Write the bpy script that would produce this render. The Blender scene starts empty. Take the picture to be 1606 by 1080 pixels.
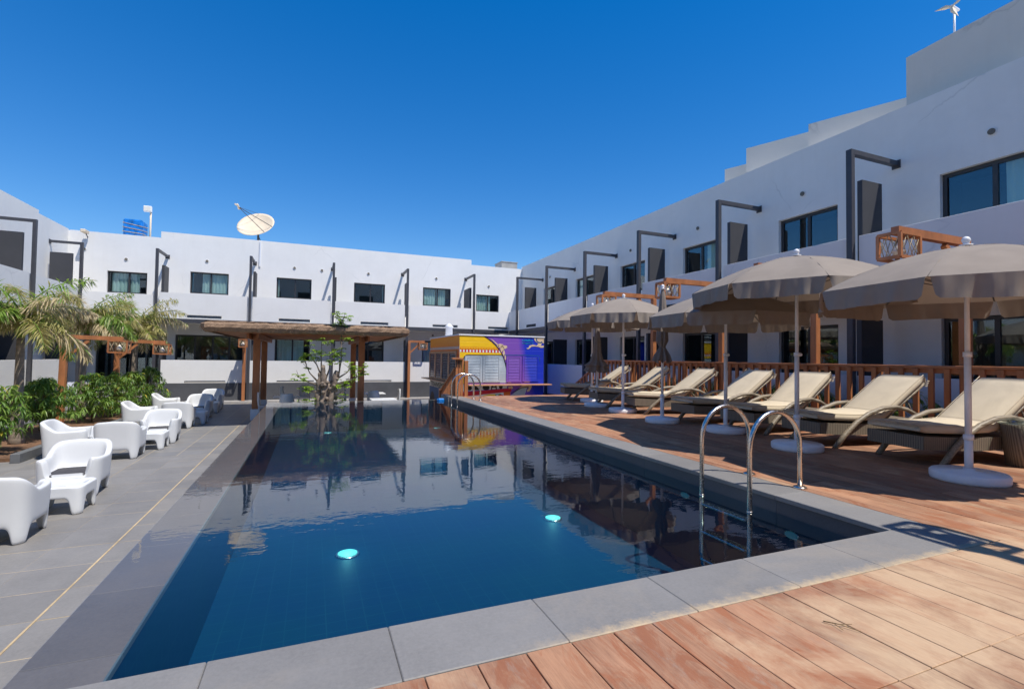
import bpy, bmesh, math, random
from mathutils import Vector, Matrix
random.seed(7)
C = bpy.context.scene.collection
R_ = math.radians
# ------------------------------------------------------------------ camera
YAW, PIT, ROL, FOC = -0.38846099, 0.02761979, 0.01321255, 764.546
CAMZ = 1.15
def rot_cam():
    ca, sa = math.cos(YAW), math.sin(YAW)
    F = Matrix(((ca, sa, 0), (-sa, ca, 0), (0, 0, 1)))
    B = Matrix(((1, 0, 0), (0, 0, -1), (0, 1, 0)))
    P = Matrix(((1, 0, 0), (0, math.cos(PIT), math.sin(PIT)), (0, -math.sin(PIT), math.cos(PIT))))
    Q = Matrix(((math.cos(ROL), -math.sin(ROL), 0), (math.sin(ROL), math.cos(ROL), 0), (0, 0, 1)))
    return Q @ P @ B @ F
RC = rot_cam()
cd = bpy.data.cameras.new('camera'); cam = bpy.data.objects.new('camera', cd); C.objects.link(cam)
cd.sensor_width = 36; cd.sensor_fit = 'HORIZONTAL'; cd.lens = FOC / 1606 * 36
cd.clip_start = 0.05; cd.clip_end = 2000
m3 = Matrix((RC[0], -Vector(RC[1]), -Vector(RC[2]))).transposed()
cam.matrix_world = Matrix.Translation((0, 0, CAMZ)) @ m3.to_4x4()
bpy.context.scene.camera = cam
# ------------------------------------------------------------------ light
SUN = Vector((-0.27, 0.45, -1)).normalized()
w = bpy.data.worlds.new("World"); bpy.context.scene.world = w; w.use_nodes = True
nt = w.node_tree; nt.nodes.clear()
sky = nt.nodes.new('ShaderNodeTexSky'); sky.sky_type = 'NISHITA'; sky.sun_disc = False
sky.sun_elevation = R_(62.3); sky.sun_rotation = R_(149); sky.air_density = 1.0; sky.dust_density = 0.0; sky.ozone_density = 3.0
hs = nt.nodes.new('ShaderNodeHueSaturation'); hs.inputs['Saturation'].default_value = 1.58; hs.inputs['Hue'].default_value = 0.510
bg = nt.nodes.new('ShaderNodeBackground'); bg.inputs[1].default_value = 0.142
wo = nt.nodes.new('ShaderNodeOutputWorld')
gm = nt.nodes.new('ShaderNodeGamma'); gm.inputs[1].default_value = 0.82
nt.links.new(sky.outputs[0], gm.inputs[0]); nt.links.new(gm.outputs[0], hs.inputs['Color']); nt.links.new(hs.outputs[0], bg.inputs[0]); nt.links.new(bg.outputs[0], wo.inputs[0])
sl = bpy.data.lights.new('sun', 'SUN'); sl.energy = 3.6; sl.angle = R_(0.53); sl.color = (1, 0.945, 0.86)
so = bpy.data.objects.new('sun', sl); C.objects.link(so); so.rotation_euler = SUN.to_track_quat('-Z', 'Y').to_euler(); so.location = (5, -8, 20)
vs = bpy.context.scene.view_settings; vs.view_transform = 'Standard'; vs.look = 'None'; vs.gamma = 1; vs.exposure = 0.56
bpy.context.scene.view_settings.use_curve_mapping = False
cy = bpy.context.scene.cycles
cy.max_bounces = 8; cy.transparent_max_bounces = 12; cy.diffuse_bounces = 4; cy.glossy_bounces = 4

# ------------------------------------------------------------------ pixel rays, used only to read real positions on known planes
def ray(x, y):
    return RC.transposed() @ Vector(((x - 803) / FOC, (y - 540) / FOC, 1))
def on_y(x, y, Y):
    d = ray(x, y); return d * (Y / d[1]) + Vector((0, 0, CAMZ))
def on_x(x, y, X):
    d = ray(x, y); return d * (X / d[0]) + Vector((0, 0, CAMZ))

# ------------------------------------------------------------------ materials
def lin(h):
    h = h.lstrip('#'); v = [int(h[i:i + 2], 16) / 255 for i in (0, 2, 4)]
    return tuple(((c + 0.055) / 1.055) ** 2.4 if c > 0.04045 else c / 12.92 for c in v)
class NM:
    def __init__(s, name):
        s.m = bpy.data.materials.new(name); s.m.use_nodes = True; s.t = s.m.node_tree
        s.b = s.t.nodes['Principled BSDF']; s.out = s.t.nodes['Material Output']
        g = s.n('ShaderNodeNewGeometry'); s.pos = g.outputs['Position']; s.nrm = g.outputs['Normal']
    def n(s, typ, **kw):
        o = s.t.nodes.new(typ)
        for k, v in kw.items(): setattr(o, k, v)
        return o
    def l(s, a, b): s.t.links.new(a, b)
    def mapping(s, src, scale=(1, 1, 1), loc=(0, 0, 0), rot=(0, 0, 0)):
        m = s.n('ShaderNodeMapping'); s.l(src, m.inputs[0])
        m.inputs['Scale'].default_value = scale; m.inputs['Location'].default_value = loc; m.inputs['Rotation'].default_value = rot
        return m.outputs[0]
    def noise(s, src, scale=5, detail=4, rough=0.55, dist=0):
        m = s.n('ShaderNodeTexNoise'); s.l(src, m.inputs['Vector']); m.inputs['Scale'].default_value = scale
        m.inputs['Detail'].default_value = detail; m.inputs['Roughness'].default_value = rough; m.inputs['Distortion'].default_value = dist
        return m.outputs['Fac']
    def ramp(s, src, stops):
        r = s.n('ShaderNodeValToRGB'); s.l(src, r.inputs[0]); e = r.color_ramp.elements
        while len(e) < len(stops): e.new(0.5)
        for i, (p, c) in enumerate(stops):
            e[i].position = p; e[i].color = (c, c, c, 1) if isinstance(c, (int, float)) else (*c, 1)
        return r.outputs[0]
    def mix(s, f, a, b, mode='MIX'):
        m = s.n('ShaderNodeMix', data_type='RGBA', blend_type=mode)
        for i, v in ((0, f), (6, a), (7, b)):
            if hasattr(v, 'is_linked') or hasattr(v, 'links'): s.l(v, m.inputs[i])
            elif isinstance(v, (int, float)): m.inputs[i].default_value = v if i == 0 else (v, v, v, 1)
            else: m.inputs[i].default_value = (*v[:3], 1)
        return m.outputs[2]
    def math(s, op, a, b=0.5):
        m = s.n('ShaderNodeMath', operation=op)
        for i, v in ((0, a), (1, b)):
            if isinstance(v, (int, float)): m.inputs[i].default_value = v
            else: s.l(v, m.inputs[i])
        return m.outputs[0]
    def bump(s, h, strength=0.3, dist=0.01):
        b = s.n('ShaderNodeBump'); s.l(h, b.inputs['Height']); b.inputs['Strength'].default_value = strength; b.inputs['Distance'].default_value = dist
        s.l(b.outputs[0], s.b.inputs['Normal']); return b.outputs[0]
    def col(s, c):
        if isinstance(c, tuple): s.b.inputs['Base Color'].default_value = (*c[:3], 1)
        else: s.l(c, s.b.inputs['Base Color'])
    def set(s, rough=0.5, metal=0, spec=0.5):
        s.b.inputs['Roughness'].default_value = rough; s.b.inputs['Metallic'].default_value = metal; s.b.inputs['Specular IOR Level'].default_value = spec
def varied(name, c, rough=0.6, amount=0.12, scale=3, bump=0.15, bscale=60, metal=0, spec=0.5, stretch=(1, 1, 1)):
    k = NM(name); p = k.mapping(k.pos, stretch)
    n1 = k.noise(p, scale, 6, 0.6)
    f = k.ramp(n1, [(0.3, 0.0), (0.7, 1.0)])
    a = tuple(v * (1 - amount) for v in c); b = tuple(min(1, v * (1 + amount)) for v in c)
    k.col(k.mix(f, a, b)); k.set(rough, metal, spec)
    if bump: k.bump(k.noise(p, bscale, 3), bump, 0.004)
    return k.m
def wall_mat(name, c, dirt=0.06):
    k = NM(name)
    n1 = k.noise(k.pos, 0.9, 6, 0.65); n2 = k.noise(k.mapping(k.pos, (3, 3, 0.35)), 1.7, 5, 0.6)
    a = tuple(v * (1 - dirt) for v in c)
    col = k.mix(k.ramp(n1, [(0.35, 0.0), (0.7, 1.0)]), a, c)
    col = k.mix(k.ramp(n2, [(0.5, 0.0), (0.92, 0.34)]), col, tuple(v * (0.86) for v in (c[0], c[1] * 0.98, c[2] * 0.95)))
    vo = k.n('ShaderNodeTexVoronoi', feature='DISTANCE_TO_EDGE'); vo.inputs['Scale'].default_value = 0.33
    wv = k.n('ShaderNodeTexNoise'); k.l(k.pos, wv.inputs['Vector']); wv.inputs['Scale'].default_value = 3.5; wv.inputs['Detail'].default_value = 5
    vm = k.n('ShaderNodeVectorMath', operation='MULTIPLY_ADD'); k.l(wv.outputs['Color'], vm.inputs[0]); vm.inputs[1].default_value = (.22, .22, .22); k.l(k.pos, vm.inputs[2]); k.l(vm.outputs[0], vo.inputs['Vector'])
    ck = k.math('MULTIPLY', k.ramp(vo.outputs['Distance'], [(0.0, 1.0), (0.006, 0.0)]), k.ramp(k.noise(k.pos, .5, 3), [(.5, 0.0), (.62, .38)]))
    col = k.mix(ck, col, tuple(v * .5 for v in c))
    col = k.mix(k.ramp(k.noise(k.mapping(k.pos, (1, 1, 1.6)), .45, 7, .7), [(.5, 0.0), (.56, .16), (.62, .05)]), col, tuple(v * .86 for v in c))
    k.col(col); k.set(0.85, 0, 0.25)
    k.bump(k.noise(k.pos, 45, 4), 0.12, 0.006)
    return k.m
M = {}
M['white_wall'] = wall_mat('white_render', (0.80, 0.79, 0.765))
M['shade_wall'] = wall_mat('shade_lifted_white_render', (0.83, 0.81, 0.77))  # copy of the white render, colour lightened to brighten the shaded wing
M['cream_wall'] = wall_mat('cream_render', (0.74, 0.69, 0.61), 0.05)
M['dark_base'] = varied('charcoal_render', (0.075, 0.078, 0.088), 0.8, 0.15, 2)
M['steel'] = varied('charcoal_steel', (0.055, 0.056, 0.065), 0.45, 0.1, 4, 0.05)
M['vent_grey'] = varied('dusty_vent', (0.17, 0.15, 0.12), 0.8, 0.2, 20)
M['screen'] = varied('charcoal_panel', (0.045, 0.046, 0.052), 0.6, 0.1, 2, 0.05)
M['frame'] = varied('bronze_window_frame', (0.035, 0.033, 0.034), 0.4, 0.1, 5, 0)
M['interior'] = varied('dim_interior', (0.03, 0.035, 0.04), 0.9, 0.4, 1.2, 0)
M['chair_white'] = varied('white_moulded_plastic', (0.70, 0.71, 0.71), 0.38, 0.02, 3, 0.04, 300)
M['plastic_white'] = varied('white_painted_metal', (0.78, 0.79, 0.81), 0.4, 0.05, 8, 0.05, 100)
M['cushion_dark'] = varied('charcoal_cushion', (0.05, 0.048, 0.052), 0.9, 0.2, 20, 0.2, 200)
M['terracotta'] = varied('varnished_wood', (0.40, 0.155, 0.06), 0.45, 0.25, 6, 0.2, 30, stretch=(1, 1, 0.25))
M['rope'] = varied('rope', (0.5, 0.4, 0.25), 0.9, 0.2, 30)
M['beige_dish'] = varied('beige_dish', (0.75, 0.62, 0.45), 0.6, 0.1, 1.5, 0.02)
M['soil'] = varied('dry_soil', (0.16, 0.085, 0.045), 0.95, 0.5, 6, 0.8, 30)
M['grey_block'] = varied('grey_blockwork', (0.34, 0.33, 0.31), 0.9, 0.15, 2)
M['blue_float'] = varied('blue_plastic', (0.005, 0.2, 0.62), 0.4, 0.1, 4, 0)
M['black'] = varied('black_paint', (0.012, 0.012, 0.014), 0.5, 0.2, 6, 0)
M['trunk_grey'] = varied('palm_trunk', (0.26, 0.21, 0.16), 0.9, 0.3, 3, 0.6, 14, stretch=(1, 1, 4))
M['bark'] = varied('knobbly_bark', (0.20, 0.155, 0.12), 0.9, 0.45, 9, 1.0, 22)
M['stem'] = varied('brown_stem', (0.14, 0.085, 0.05), 0.85, 0.3, 12, 0.4, 40)
M['concrete'] = varied('pale_concrete', (0.42, 0.4, 0.38), 0.85, 0.15, 2.5, 0.3)
M['dark_kerb'] = varied('dark_stone_kerb', (0.13, 0.135, 0.14), 0.7, 0.2, 4, 0.3)
def mk_metal():
    k = NM('brushed_stainless'); n = k.noise(k.mapping(k.pos, (1, 1, 1)), 12, 5, 0.6)
    k.col(k.mix(n, (0.58, 0.50, 0.41), (0.78, 0.74, 0.69))); k.set(0.16, 1)
    k.l(k.ramp(k.noise(k.pos, 40, 4), [(0.3, 0.16), (0.8, 0.36)]), k.b.inputs['Roughness']); return k.m
M['steel_bright'] = mk_metal()
def leaf_mat(name, c1, c2, rough=0.45, trans=0.35):
    k = NM(name); oi = k.n('ShaderNodeObjectInfo')
    n = k.noise(k.pos, 9, 3); k.col(k.mix(k.ramp(n, [(0.3, 0.0), (0.7, 1.0)]), c1, c2)); k.set(rough, 0, 0.5)
    tr = k.n('ShaderNodeBsdfTranslucent'); tr.inputs[0].default_value = (*[min(1, v * 1.6) for v in c2], 1)
    mx = k.n('ShaderNodeMixShader'); mx.inputs[0].default_value = trans
    k.l(k.b.outputs[0], mx.inputs[1]); k.l(tr.outputs[0], mx.inputs[2]); k.l(mx.outputs[0], k.out.inputs[0]); return k.m
M['leaf_dark'] = leaf_mat('mango_leaf', (0.07, 0.15, 0.022), (0.16, 0.28, 0.045))
M['leaf_light'] = leaf_mat('young_leaf', (0.14, 0.24, 0.03), (0.22, 0.32, 0.05))
M['leaf_yellow'] = leaf_mat('yellow_leaf', (0.45, 0.38, 0.03), (0.55, 0.45, 0.05))
M['leaf_pale'] = leaf_mat('variegated_leaf', (0.35, 0.42, 0.22), (0.55, 0.58, 0.38))
M['leaf_bright'] = leaf_mat('bright_tree_leaf', (0.17, 0.30, 0.025), (0.32, 0.46, 0.05))
M['frond_green'] = leaf_mat('palm_leaflet_green', (0.13, 0.22, 0.03), (0.22, 0.33, 0.05))
M['frond_olive'] = leaf_mat('palm_leaflet_olive', (0.27, 0.26, 0.08), (0.42, 0.38, 0.14), 0.6, 0.35)
M['frond_dry'] = leaf_mat('palm_leaflet_dry', (0.38, 0.31, 0.18), (0.55, 0.46, 0.29), 0.75, 0.3)
def deck_mat():
    k = NM('weathered_decking'); oi = k.n('ShaderNodeObjectInfo'); rnd = oi.outputs['Random']
    cmb = k.n('ShaderNodeCombineXYZ'); k.l(k.math('MULTIPLY', rnd, 37.0), cmb.inputs[2])
    va = k.n('ShaderNodeVectorMath', operation='ADD'); k.l(k.pos, va.inputs[0]); k.l(cmb.outputs[0], va.inputs[1]); p = va.outputs[0]
    grain = k.noise(k.mapping(p, (38, 1.4, 1)), 3.0, 9, 0.72, 0.5)
    patch = k.noise(k.mapping(p, (1.6, 0.8, 1)), 2.2, 6, 0.65, 0.4)
    base = k.mix(k.ramp(grain, [(0.25, 0.0), (0.75, 1.0)]), (0.185, 0.088, 0.052), (0.39, 0.225, 0.14))
    base = k.mix(k.ramp(patch, [(0.4, 0.0), (0.65, 0.6)]), base, (0.50, 0.28, 0.17))
    wear = k.noise(k.mapping(p, (2.2, 0.7, 1)), 3.1, 9, 0.72, 0.8)
    base = k.mix(k.ramp(wear, [(0.5, 0.0), (0.58, 0.75)]), base, (0.30, 0.115, 0.055))
    base = k.mix(k.ramp(k.noise(k.mapping(p, (3, 1.2, 1)), 2.7, 9, 0.75, 0.3), [(0.58, 0.0), (0.66, 0.55)]), base, (0.33, 0.24, 0.19))
    base = k.mix(k.ramp(k.noise(k.mapping(p, (60, 2.5, 1)), 2.0, 6, 0.7, 1.2), [(0.60, 0.0), (0.72, 0.45)]), base, (0.09, 0.04, 0.025))
    base = k.mix(k.ramp(k.noise(k.pos, 19, 3, 0.5), [(0.76, 0.0), (0.79, 0.7)]), base, (0.10, 0.06, 0.04))
    tone = k.ramp(rnd, [(0.0, (.72, .69, .68)), (.5, (1.0, .95, .92)), (1.0, (1.15, 1.1, 1.02))])
    base = k.mix(1.0, base, tone, 'MULTIPLY')
    # pale sandy dust: strong in front of the pool corner, lighter elsewhere
    sx = k.n('ShaderNodeSeparateXYZ'); k.l(k.pos, sx.inputs[0])
    dx = k.math('DIVIDE', k.math('SUBTRACT', sx.outputs[0], 3.6), 1.75); dy = k.math('DIVIDE', k.math('SUBTRACT', sx.outputs[1], 1.15), 0.75)
    d2 = k.math('ADD', k.math('MULTIPLY', dx, dx), k.math('MULTIPLY', dy, dy))
    zone = k.ramp(k.math('MULTIPLY', d2, 0.5), [(0.12, 0.78), (1.2, 0.10)])
    dn = k.noise(k.mapping(k.pos, (1.2, 0.8, 1)), 2.4, 7, 0.68, 0.5)
    dust = k.math('ADD', k.math('MULTIPLY', k.math('SUBTRACT', dn, 0.5), 2.6), zone)
    dustf = k.ramp(dust, [(0.2, 0.0), (0.9, 0.88)])
    fine = k.ramp(k.noise(k.mapping(k.pos, (30, 3, 1)), 4, 5, 0.7), [(0.25, 0.65), (0.65, 1.0)])
    base = k.mix(k.math('MULTIPLY', dustf, fine), base, (0.58, 0.41, 0.255))
    k.col(base); k.set(0.62, 0, 0.35)
    k.bump(grain, 0.3, 0.004); return k.m
M['deck'] = deck_mat()
def stone(name, c, warm=None, rough=0.6, wet=False, sand=False):
    k = NM(name); n1 = k.noise(k.pos, 2.0, 8, 0.7); n2 = k.noise(k.mapping(k.pos, (1, 1, 1)), 55, 5, 0.75)
    oi = k.n('ShaderNodeObjectInfo')
    col = k.mix(k.ramp(n1, [(0.3, 0.0), (0.7, 1.0)]), tuple(v * 0.84 for v in c), tuple(v * 1.14 for v in c))
    col = k.mix(k.ramp(n2, [(0.35, 0.0), (0.75, 0.6)]), col, tuple(v * 1.35 for v in c))
    col = k.mix(1.0, col, k.ramp(oi.outputs['Random'], [(0, 0.9), (1, 1.08)]), 'MULTIPLY')
    if warm: col = k.mix(k.ramp(k.noise(k.pos, 1.1, 6, 0.7, 0.5), [(0.52, 0.0), (0.75, 0.55)]), col, warm)
    if sand:
        sx = k.n('ShaderNodeSeparateXYZ'); k.l(k.pos, sx.inputs[0])
        e = k.math('SUBTRACT', k.math('ADD', k.math('MULTIPLY', k.noise(k.mapping(k.pos, (1, 1, 1)), 11, 7, 0.8), 0.24), 1.715), sx.outputs[1])
        xm = k.ramp(k.math('MULTIPLY', sx.outputs[0], 0.25), [(0.18, 0.0), (0.3, 1.0)])
        f = k.math('MULTIPLY', k.ramp(e, [(0.0, 0.0), (0.075, 0.85)]), xm)
        col = k.mix(f, col, (0.52, 0.39, 0.24))
    k.col(col); k.set(rough, 0, 0.5)
    k.bump(k.noise(k.pos, 80, 5, 0.7), 0.35, 0.003); return k.m
M['coping'] = stone('grey_coping_stone', (0.195, 0.187, 0.178), (0.33, 0.28, 0.22), 0.6, sand=True)
M['wet_coping'] = stone('wet_coping_stone', (0.115, 0.106, 0.100), (0.17, 0.145, 0.12), 0.6)
M['tile'] = stone('grey_terrace_tile', (0.20, 0.19, 0.178), (0.30, 0.27, 0.23), 0.55)
M['grout'] = varied('sandy_grout', (0.50, 0.38, 0.22), 0.9, 0.3, 5, 0.2)
def terrace_far():
    k = NM('grey_terrace_tiles_far'); mp = k.mapping(k.pos, (1, 1, 1), (1.91 + 0.565 * 20, -2.60 + 0.565 * 20, 0))
    br = k.n('ShaderNodeTexBrick'); k.l(mp, br.inputs[0]); br.offset = 0; br.squash = 1
    br.inputs['Scale'].default_value = 1; br.inputs['Brick Width'].default_value = 0.565; br.inputs['Row Height'].default_value = 0.565
    br.inputs['Mortar Size'].default_value = 0.007; br.inputs['Mortar Smooth'].default_value = 0.1
    br.inputs['Color1'].default_value = (0.19, 0.185, 0.18, 1); br.inputs['Color2'].default_value = (0.215, 0.208, 0.20, 1); br.inputs['Mortar'].default_value = (0.42, 0.34, 0.22, 1)
    n1 = k.noise(k.pos, 1.3, 7, 0.7)
    k.col(k.mix(1.0, br.outputs[0], k.ramp(n1, [(0.3, 0.85), (0.7, 1.1)]), 'MULTIPLY')); k.set(0.55); return k.m
M['tile_far'] = terrace_far()
def pool_mat():
    k = NM('dark_blue_pool_mosaic'); sx = k.n('ShaderNodeSeparateXYZ'); k.l(k.pos, sx.inputs[0])
    def lines(o, pitch):
        f = k.math('FRACT', k.math('MULTIPLY', o, 1 / pitch)); a = k.math('ABSOLUTE', k.math('SUBTRACT', f, 0.5))
        return k.ramp(a, [(0.465, 0.0), (0.49, 1.0)])
    g = k.math('MAXIMUM', k.math('MAXIMUM', lines(sx.outputs[0], 0.15), lines(sx.outputs[1], 0.15)), k.math('MULTIPLY', lines(sx.outputs[2], 0.15), 1.0))
    n = k.noise(k.pos, 0.6, 4); n2 = k.noise(k.mapping(k.pos, (1, .25, 1)), 5, 4, .6)
    col = k.mix(k.ramp(n, [(0.35, 0.0), (0.65, 1.0)]), (0.0010, 0.025, 0.064), (0.0013, 0.034, 0.060))
    col = k.mix(k.math('MULTIPLY', g, k.ramp(n2, [(.3, .04), (.75, .34)])), col, (0.02, 0.11, 0.11))
    k.col(col); k.set(0.6, 0, 0.2); return k.m
M['pool_tile'] = pool_mat()
M['pool_face'] = stone('dark_pool_wall_stone', (0.07, 0.072, 0.082), None, 0.55)
def schlick(k, nrm, f0, pw=4.2):
    g = k.n('ShaderNodeNewGeometry'); d = k.n('ShaderNodeVectorMath', operation='DOT_PRODUCT'); k.l(g.outputs['Incoming'], d.inputs[0])
    k.l(nrm if nrm is not None else g.outputs['Normal'], d.inputs[1])
    c = k.math('SUBTRACT', 1.0, k.math('MINIMUM', k.math('ABSOLUTE', d.outputs['Value']), 1.0))
    return k.math('ADD', k.math('MULTIPLY', k.math('POWER', c, pw), 1 - f0), f0)
def water_mat(name='pool_water', tint=(0.72, 0.93, 1.0, 1), f0=.035, pw=4.2):
    k = NM(name); k.t.nodes.remove(k.b)
    tr = k.n('ShaderNodeBsdfTransparent'); tr.inputs[0].default_value = tint
    gl = k.n('ShaderNodeBsdfGlossy'); gl.inputs['Roughness'].default_value = 0.0
    a = k.noise(k.mapping(k.pos, (1.0, 1.9, 1), rot=(0, 0, 0.3)), 3.2, 3, 0.5, 0.4)
    b = k.noise(k.mapping(k.pos, (1.0, 2.2, 1), rot=(0, 0, -0.4)), 9.5, 2, 0.5)
    calm = k.ramp(k.noise(k.pos, 0.45, 2), [(0.35, 0.35), (0.65, 1.0)])
    h = k.math('MULTIPLY', k.math('ADD', k.math('MULTIPLY', a, 1.0), k.math('MULTIPLY', b, 0.22)), calm)
    bp = k.n('ShaderNodeBump'); k.l(h, bp.inputs['Height']); bp.inputs['Strength'].default_value = 0.06; bp.inputs['Distance'].default_value = 0.03
    k.l(bp.outputs[0], gl.inputs['Normal']); fo = schlick(k, bp.outputs[0], f0, pw)
    mx = k.n('ShaderNodeMixShader'); k.l(fo, mx.inputs[0]); k.l(tr.outputs[0], mx.inputs[1]); k.l(gl.outputs[0], mx.inputs[2]); k.l(mx.outputs[0], k.out.inputs[0])
    return k.m
M['water'] = water_mat(); M['water_film'] = water_mat('thin_water_film', (0.97, 0.97, 0.97, 1), .012, 5.2)
def glass_mat():
    k = NM('window_glass'); k.t.nodes.remove(k.b)
    tr = k.n('ShaderNodeBsdfTransparent'); tr.inputs[0].default_value = (0.90, 0.95, 0.94, 1)
    gl = k.n('ShaderNodeBsdfGlossy'); gl.inputs['Roughness'].default_value = 0.01; gl.inputs[0].default_value = (0.85, 0.95, 1, 1)
    f = schlick(k, None, 0.09)
    mx = k.n('ShaderNodeMixShader'); k.l(f, mx.inputs[0]); k.l(tr.outputs[0], mx.inputs[1]); k.l(gl.outputs[0], mx.inputs[2]); k.l(mx.outputs[0], k.out.inputs[0])
    return k.m
M['glass'] = glass_mat()
def curtain_mat():
    k = NM('pale_teal_curtain'); sx = k.n('ShaderNodeSeparateXYZ'); k.l(k.pos, sx.inputs[0])
    k.col((0.66, 0.84, 0.80)); k.set(0.9)
    tr = k.n('ShaderNodeBsdfTranslucent'); tr.inputs[0].default_value = (0.66, 0.84, 0.8, 1); mx = k.n('ShaderNodeMixShader'); mx.inputs[0].default_value = .3
    k.l(k.b.outputs[0], mx.inputs[1]); k.l(tr.outputs[0], mx.inputs[2]); k.l(mx.outputs[0], k.out.inputs[0]); return k.m
M['curtain'] = curtain_mat()
def thatch_mat():
    k = NM('brown_thatch'); n = k.noise(k.mapping(k.pos, (6, 6, 18)), 6, 7, 0.75, 0.5)
    k.col(k.mix(k.ramp(n, [(0.3, 0.0), (0.7, 1.0)]), (0.12, 0.07, 0.045), (0.52, 0.36, 0.24))); k.set(0.95, 0, 0.1)
    k.bump(n, 1.0, 0.03); return k.m
M['thatch'] = thatch_mat()
def wicker_mat():
    k = NM('grey_brown_wicker'); tc = k.n('ShaderNodeTexCoord'); o = tc.outputs['Object']
    sx = k.n('ShaderNodeSeparateXYZ'); k.l(o, sx.inputs[0])
    s = k.math('SINE', k.math('MULTIPLY', k.math('ADD', sx.outputs[0], sx.outputs[1]), 230)); t = k.math('SINE', k.math('MULTIPLY', sx.outputs[2], 420))
    h = k.math('MULTIPLY', s, k.math('ADD', k.math('MULTIPLY', t, 0.4), 0.6)); f = k.math('ADD', k.math('MULTIPLY', h, 0.5), 0.5)
    n = k.noise(k.pos, 20, 4)
    c = k.mix(k.ramp(f, [(0.1, 0.0), (0.8, 1.0)]), (0.055, 0.042, 0.03), (0.26, 0.215, 0.16))
    k.col(k.mix(k.ramp(n, [(0.4, 0.0), (0.8, 0.5)]), c, (0.20, 0.16, 0.11))); k.set(0.6); k.bump(f, 0.8, 0.004); return k.m
M['wicker'] = wicker_mat()
def rattan_mat():
    k = NM('wrapped_rattan_tube'); tc = k.n('ShaderNodeTexCoord')
    n = k.noise(k.mapping(tc.outputs['Object'], (4, 60, 60)), 1.0, 5, 0.7)
    k.col(k.mix(k.ramp(n, [(0.35, 0.0), (0.65, 1.0)]), (0.12, 0.095, 0.065), (0.36, 0.30, 0.22))); k.set(0.5); k.bump(n, 0.5, 0.004); return k.m
M['rattan'] = rattan_mat()
def fabric(name, c, trans=0.0, wr=6):
    k = NM(name); n = k.noise(k.pos, wr, 5, 0.6, 0.8); f = k.noise(k.pos, 300, 2)
    k.col(k.mix(k.ramp(n, [(0.3, 0.0), (0.75, 1.0)]), tuple(v * 0.9 for v in c), tuple(v * 1.06 for v in c))); k.set(0.9, 0, 0.2)
    k.bump(k.math('ADD', n, k.math('MULTIPLY', f, 0.03)), 0.25, 0.012)
    if trans:
        tr = k.n('ShaderNodeBsdfTranslucent'); tr.inputs[0].default_value = (c[0], c[1] * 0.82, c[2] * 0.68, 1)
        mx = k.n('ShaderNodeMixShader'); mx.inputs[0].default_value = trans
        k.l(k.b.outputs[0], mx.inputs[1]); k.l(tr.outputs[0], mx.inputs[2]); k.l(mx.outputs[0], k.out.inputs[0])
    return k.m
M['twig'] = varied('dry_twig', (.22, .15, .07), .9, .2, 20)
M['cushion'] = fabric('cream_cushion', (0.63, 0.54, 0.40), 0, 3)
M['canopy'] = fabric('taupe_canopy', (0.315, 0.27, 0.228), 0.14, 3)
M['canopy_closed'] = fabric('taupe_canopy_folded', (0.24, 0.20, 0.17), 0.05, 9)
def paint(name, c, rough=0.55):
    k = NM(name); sx = k.n('ShaderNodeSeparateXYZ'); k.l(k.pos, sx.inputs[0])
    fz = k.math('FRACT', k.math('MULTIPLY', sx.outputs[2], 1 / 0.29)); g = k.ramp(k.math('ABSOLUTE', k.math('SUBTRACT', fz, 0.5)), [(0.46, 1.0), (0.49, 0.0)])
    n = k.noise(k.pos, 4, 6, 0.6)
    if callable(c): col = c(k, sx)
    else: col = k.mix(k.ramp(n, [(0.3, 0.0), (0.7, 1.0)]), tuple(v * 0.9 for v in c), c)
    k.col(col); k.set(rough); k.bump(g, 0.6, 0.006); return k.m
M['p_yellow'] = paint('yellow_mural_paint', (0.93, 0.56, 0.005))
def orange_side(k, sx):
    f = k.ramp(k.math('MULTIPLY', k.math('SUBTRACT', sx.outputs[2], 1.2), 1.2), [(0.0, 0.0), (0.8, 1.0)])
    return k.mix(f, (0.88, 0.17, 0.015), (0.96, 0.32, 0.012))
M['p_orange'] = paint('orange_mural_paint', orange_side)
M['p_redorange'] = paint('red_orange_mural_paint', (0.75, 0.14, 0.01))
M['p_red'] = paint('red_mural_paint', (0.60, 0.008, 0.025))
M['p_white'] = paint('white_mural_paint', (0.75, 0.76, 0.75))
M['p_black'] = paint('black_mural_paint', (0.012, 0.012, 0.015))
M['p_green'] = paint('green_mural_paint', (0.01, 0.25, 0.06))
M['p_cream'] = paint('cream_mural_paint', (0.74, 0.55, 0.36))
M['p_cyan'] = paint('cyan_mural_paint', (0.01, 0.38, 0.62))
M['p_blue'] = paint('deep_blue_mural_paint', (0.008, 0.085, 0.25))
def purple(k, sx):
    n = k.noise(k.pos, 1.5, 3)
    f = k.ramp(k.math('ADD', k.math('SUBTRACT', sx.outputs[0], k.math('MULTIPLY', k.math('ABSOLUTE', k.math('SUBTRACT', sx.outputs[2], 0.9)), -0.22)), k.math('MULTIPLY', n, 0.1)), [(0.0, (0.19, 0.075, 0.42)), (1.0, (0.005, 0.03, 0.50))])
    return f
def purple2(k, sx):
    n = k.noise(k.pos, 1.5, 3)
    v = k.math('DIVIDE', k.math('SUBTRACT', k.math('ADD', sx.outputs[0], k.math('MULTIPLY', n, 0.25)), 7.45), 0.9)
    v = k.math('ADD', v, k.math('MULTIPLY', k.math('SUBTRACT', sx.outputs[2], 1.0), 0.25))
    return k.mix(k.ramp(v, [(0.25, 0.0), (0.6, 1.0)]), (0.20, 0.075, 0.44), (0.004, 0.028, 0.50))
M['p_purple'] = paint('purple_to_blue_mural_paint', purple2)
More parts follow.
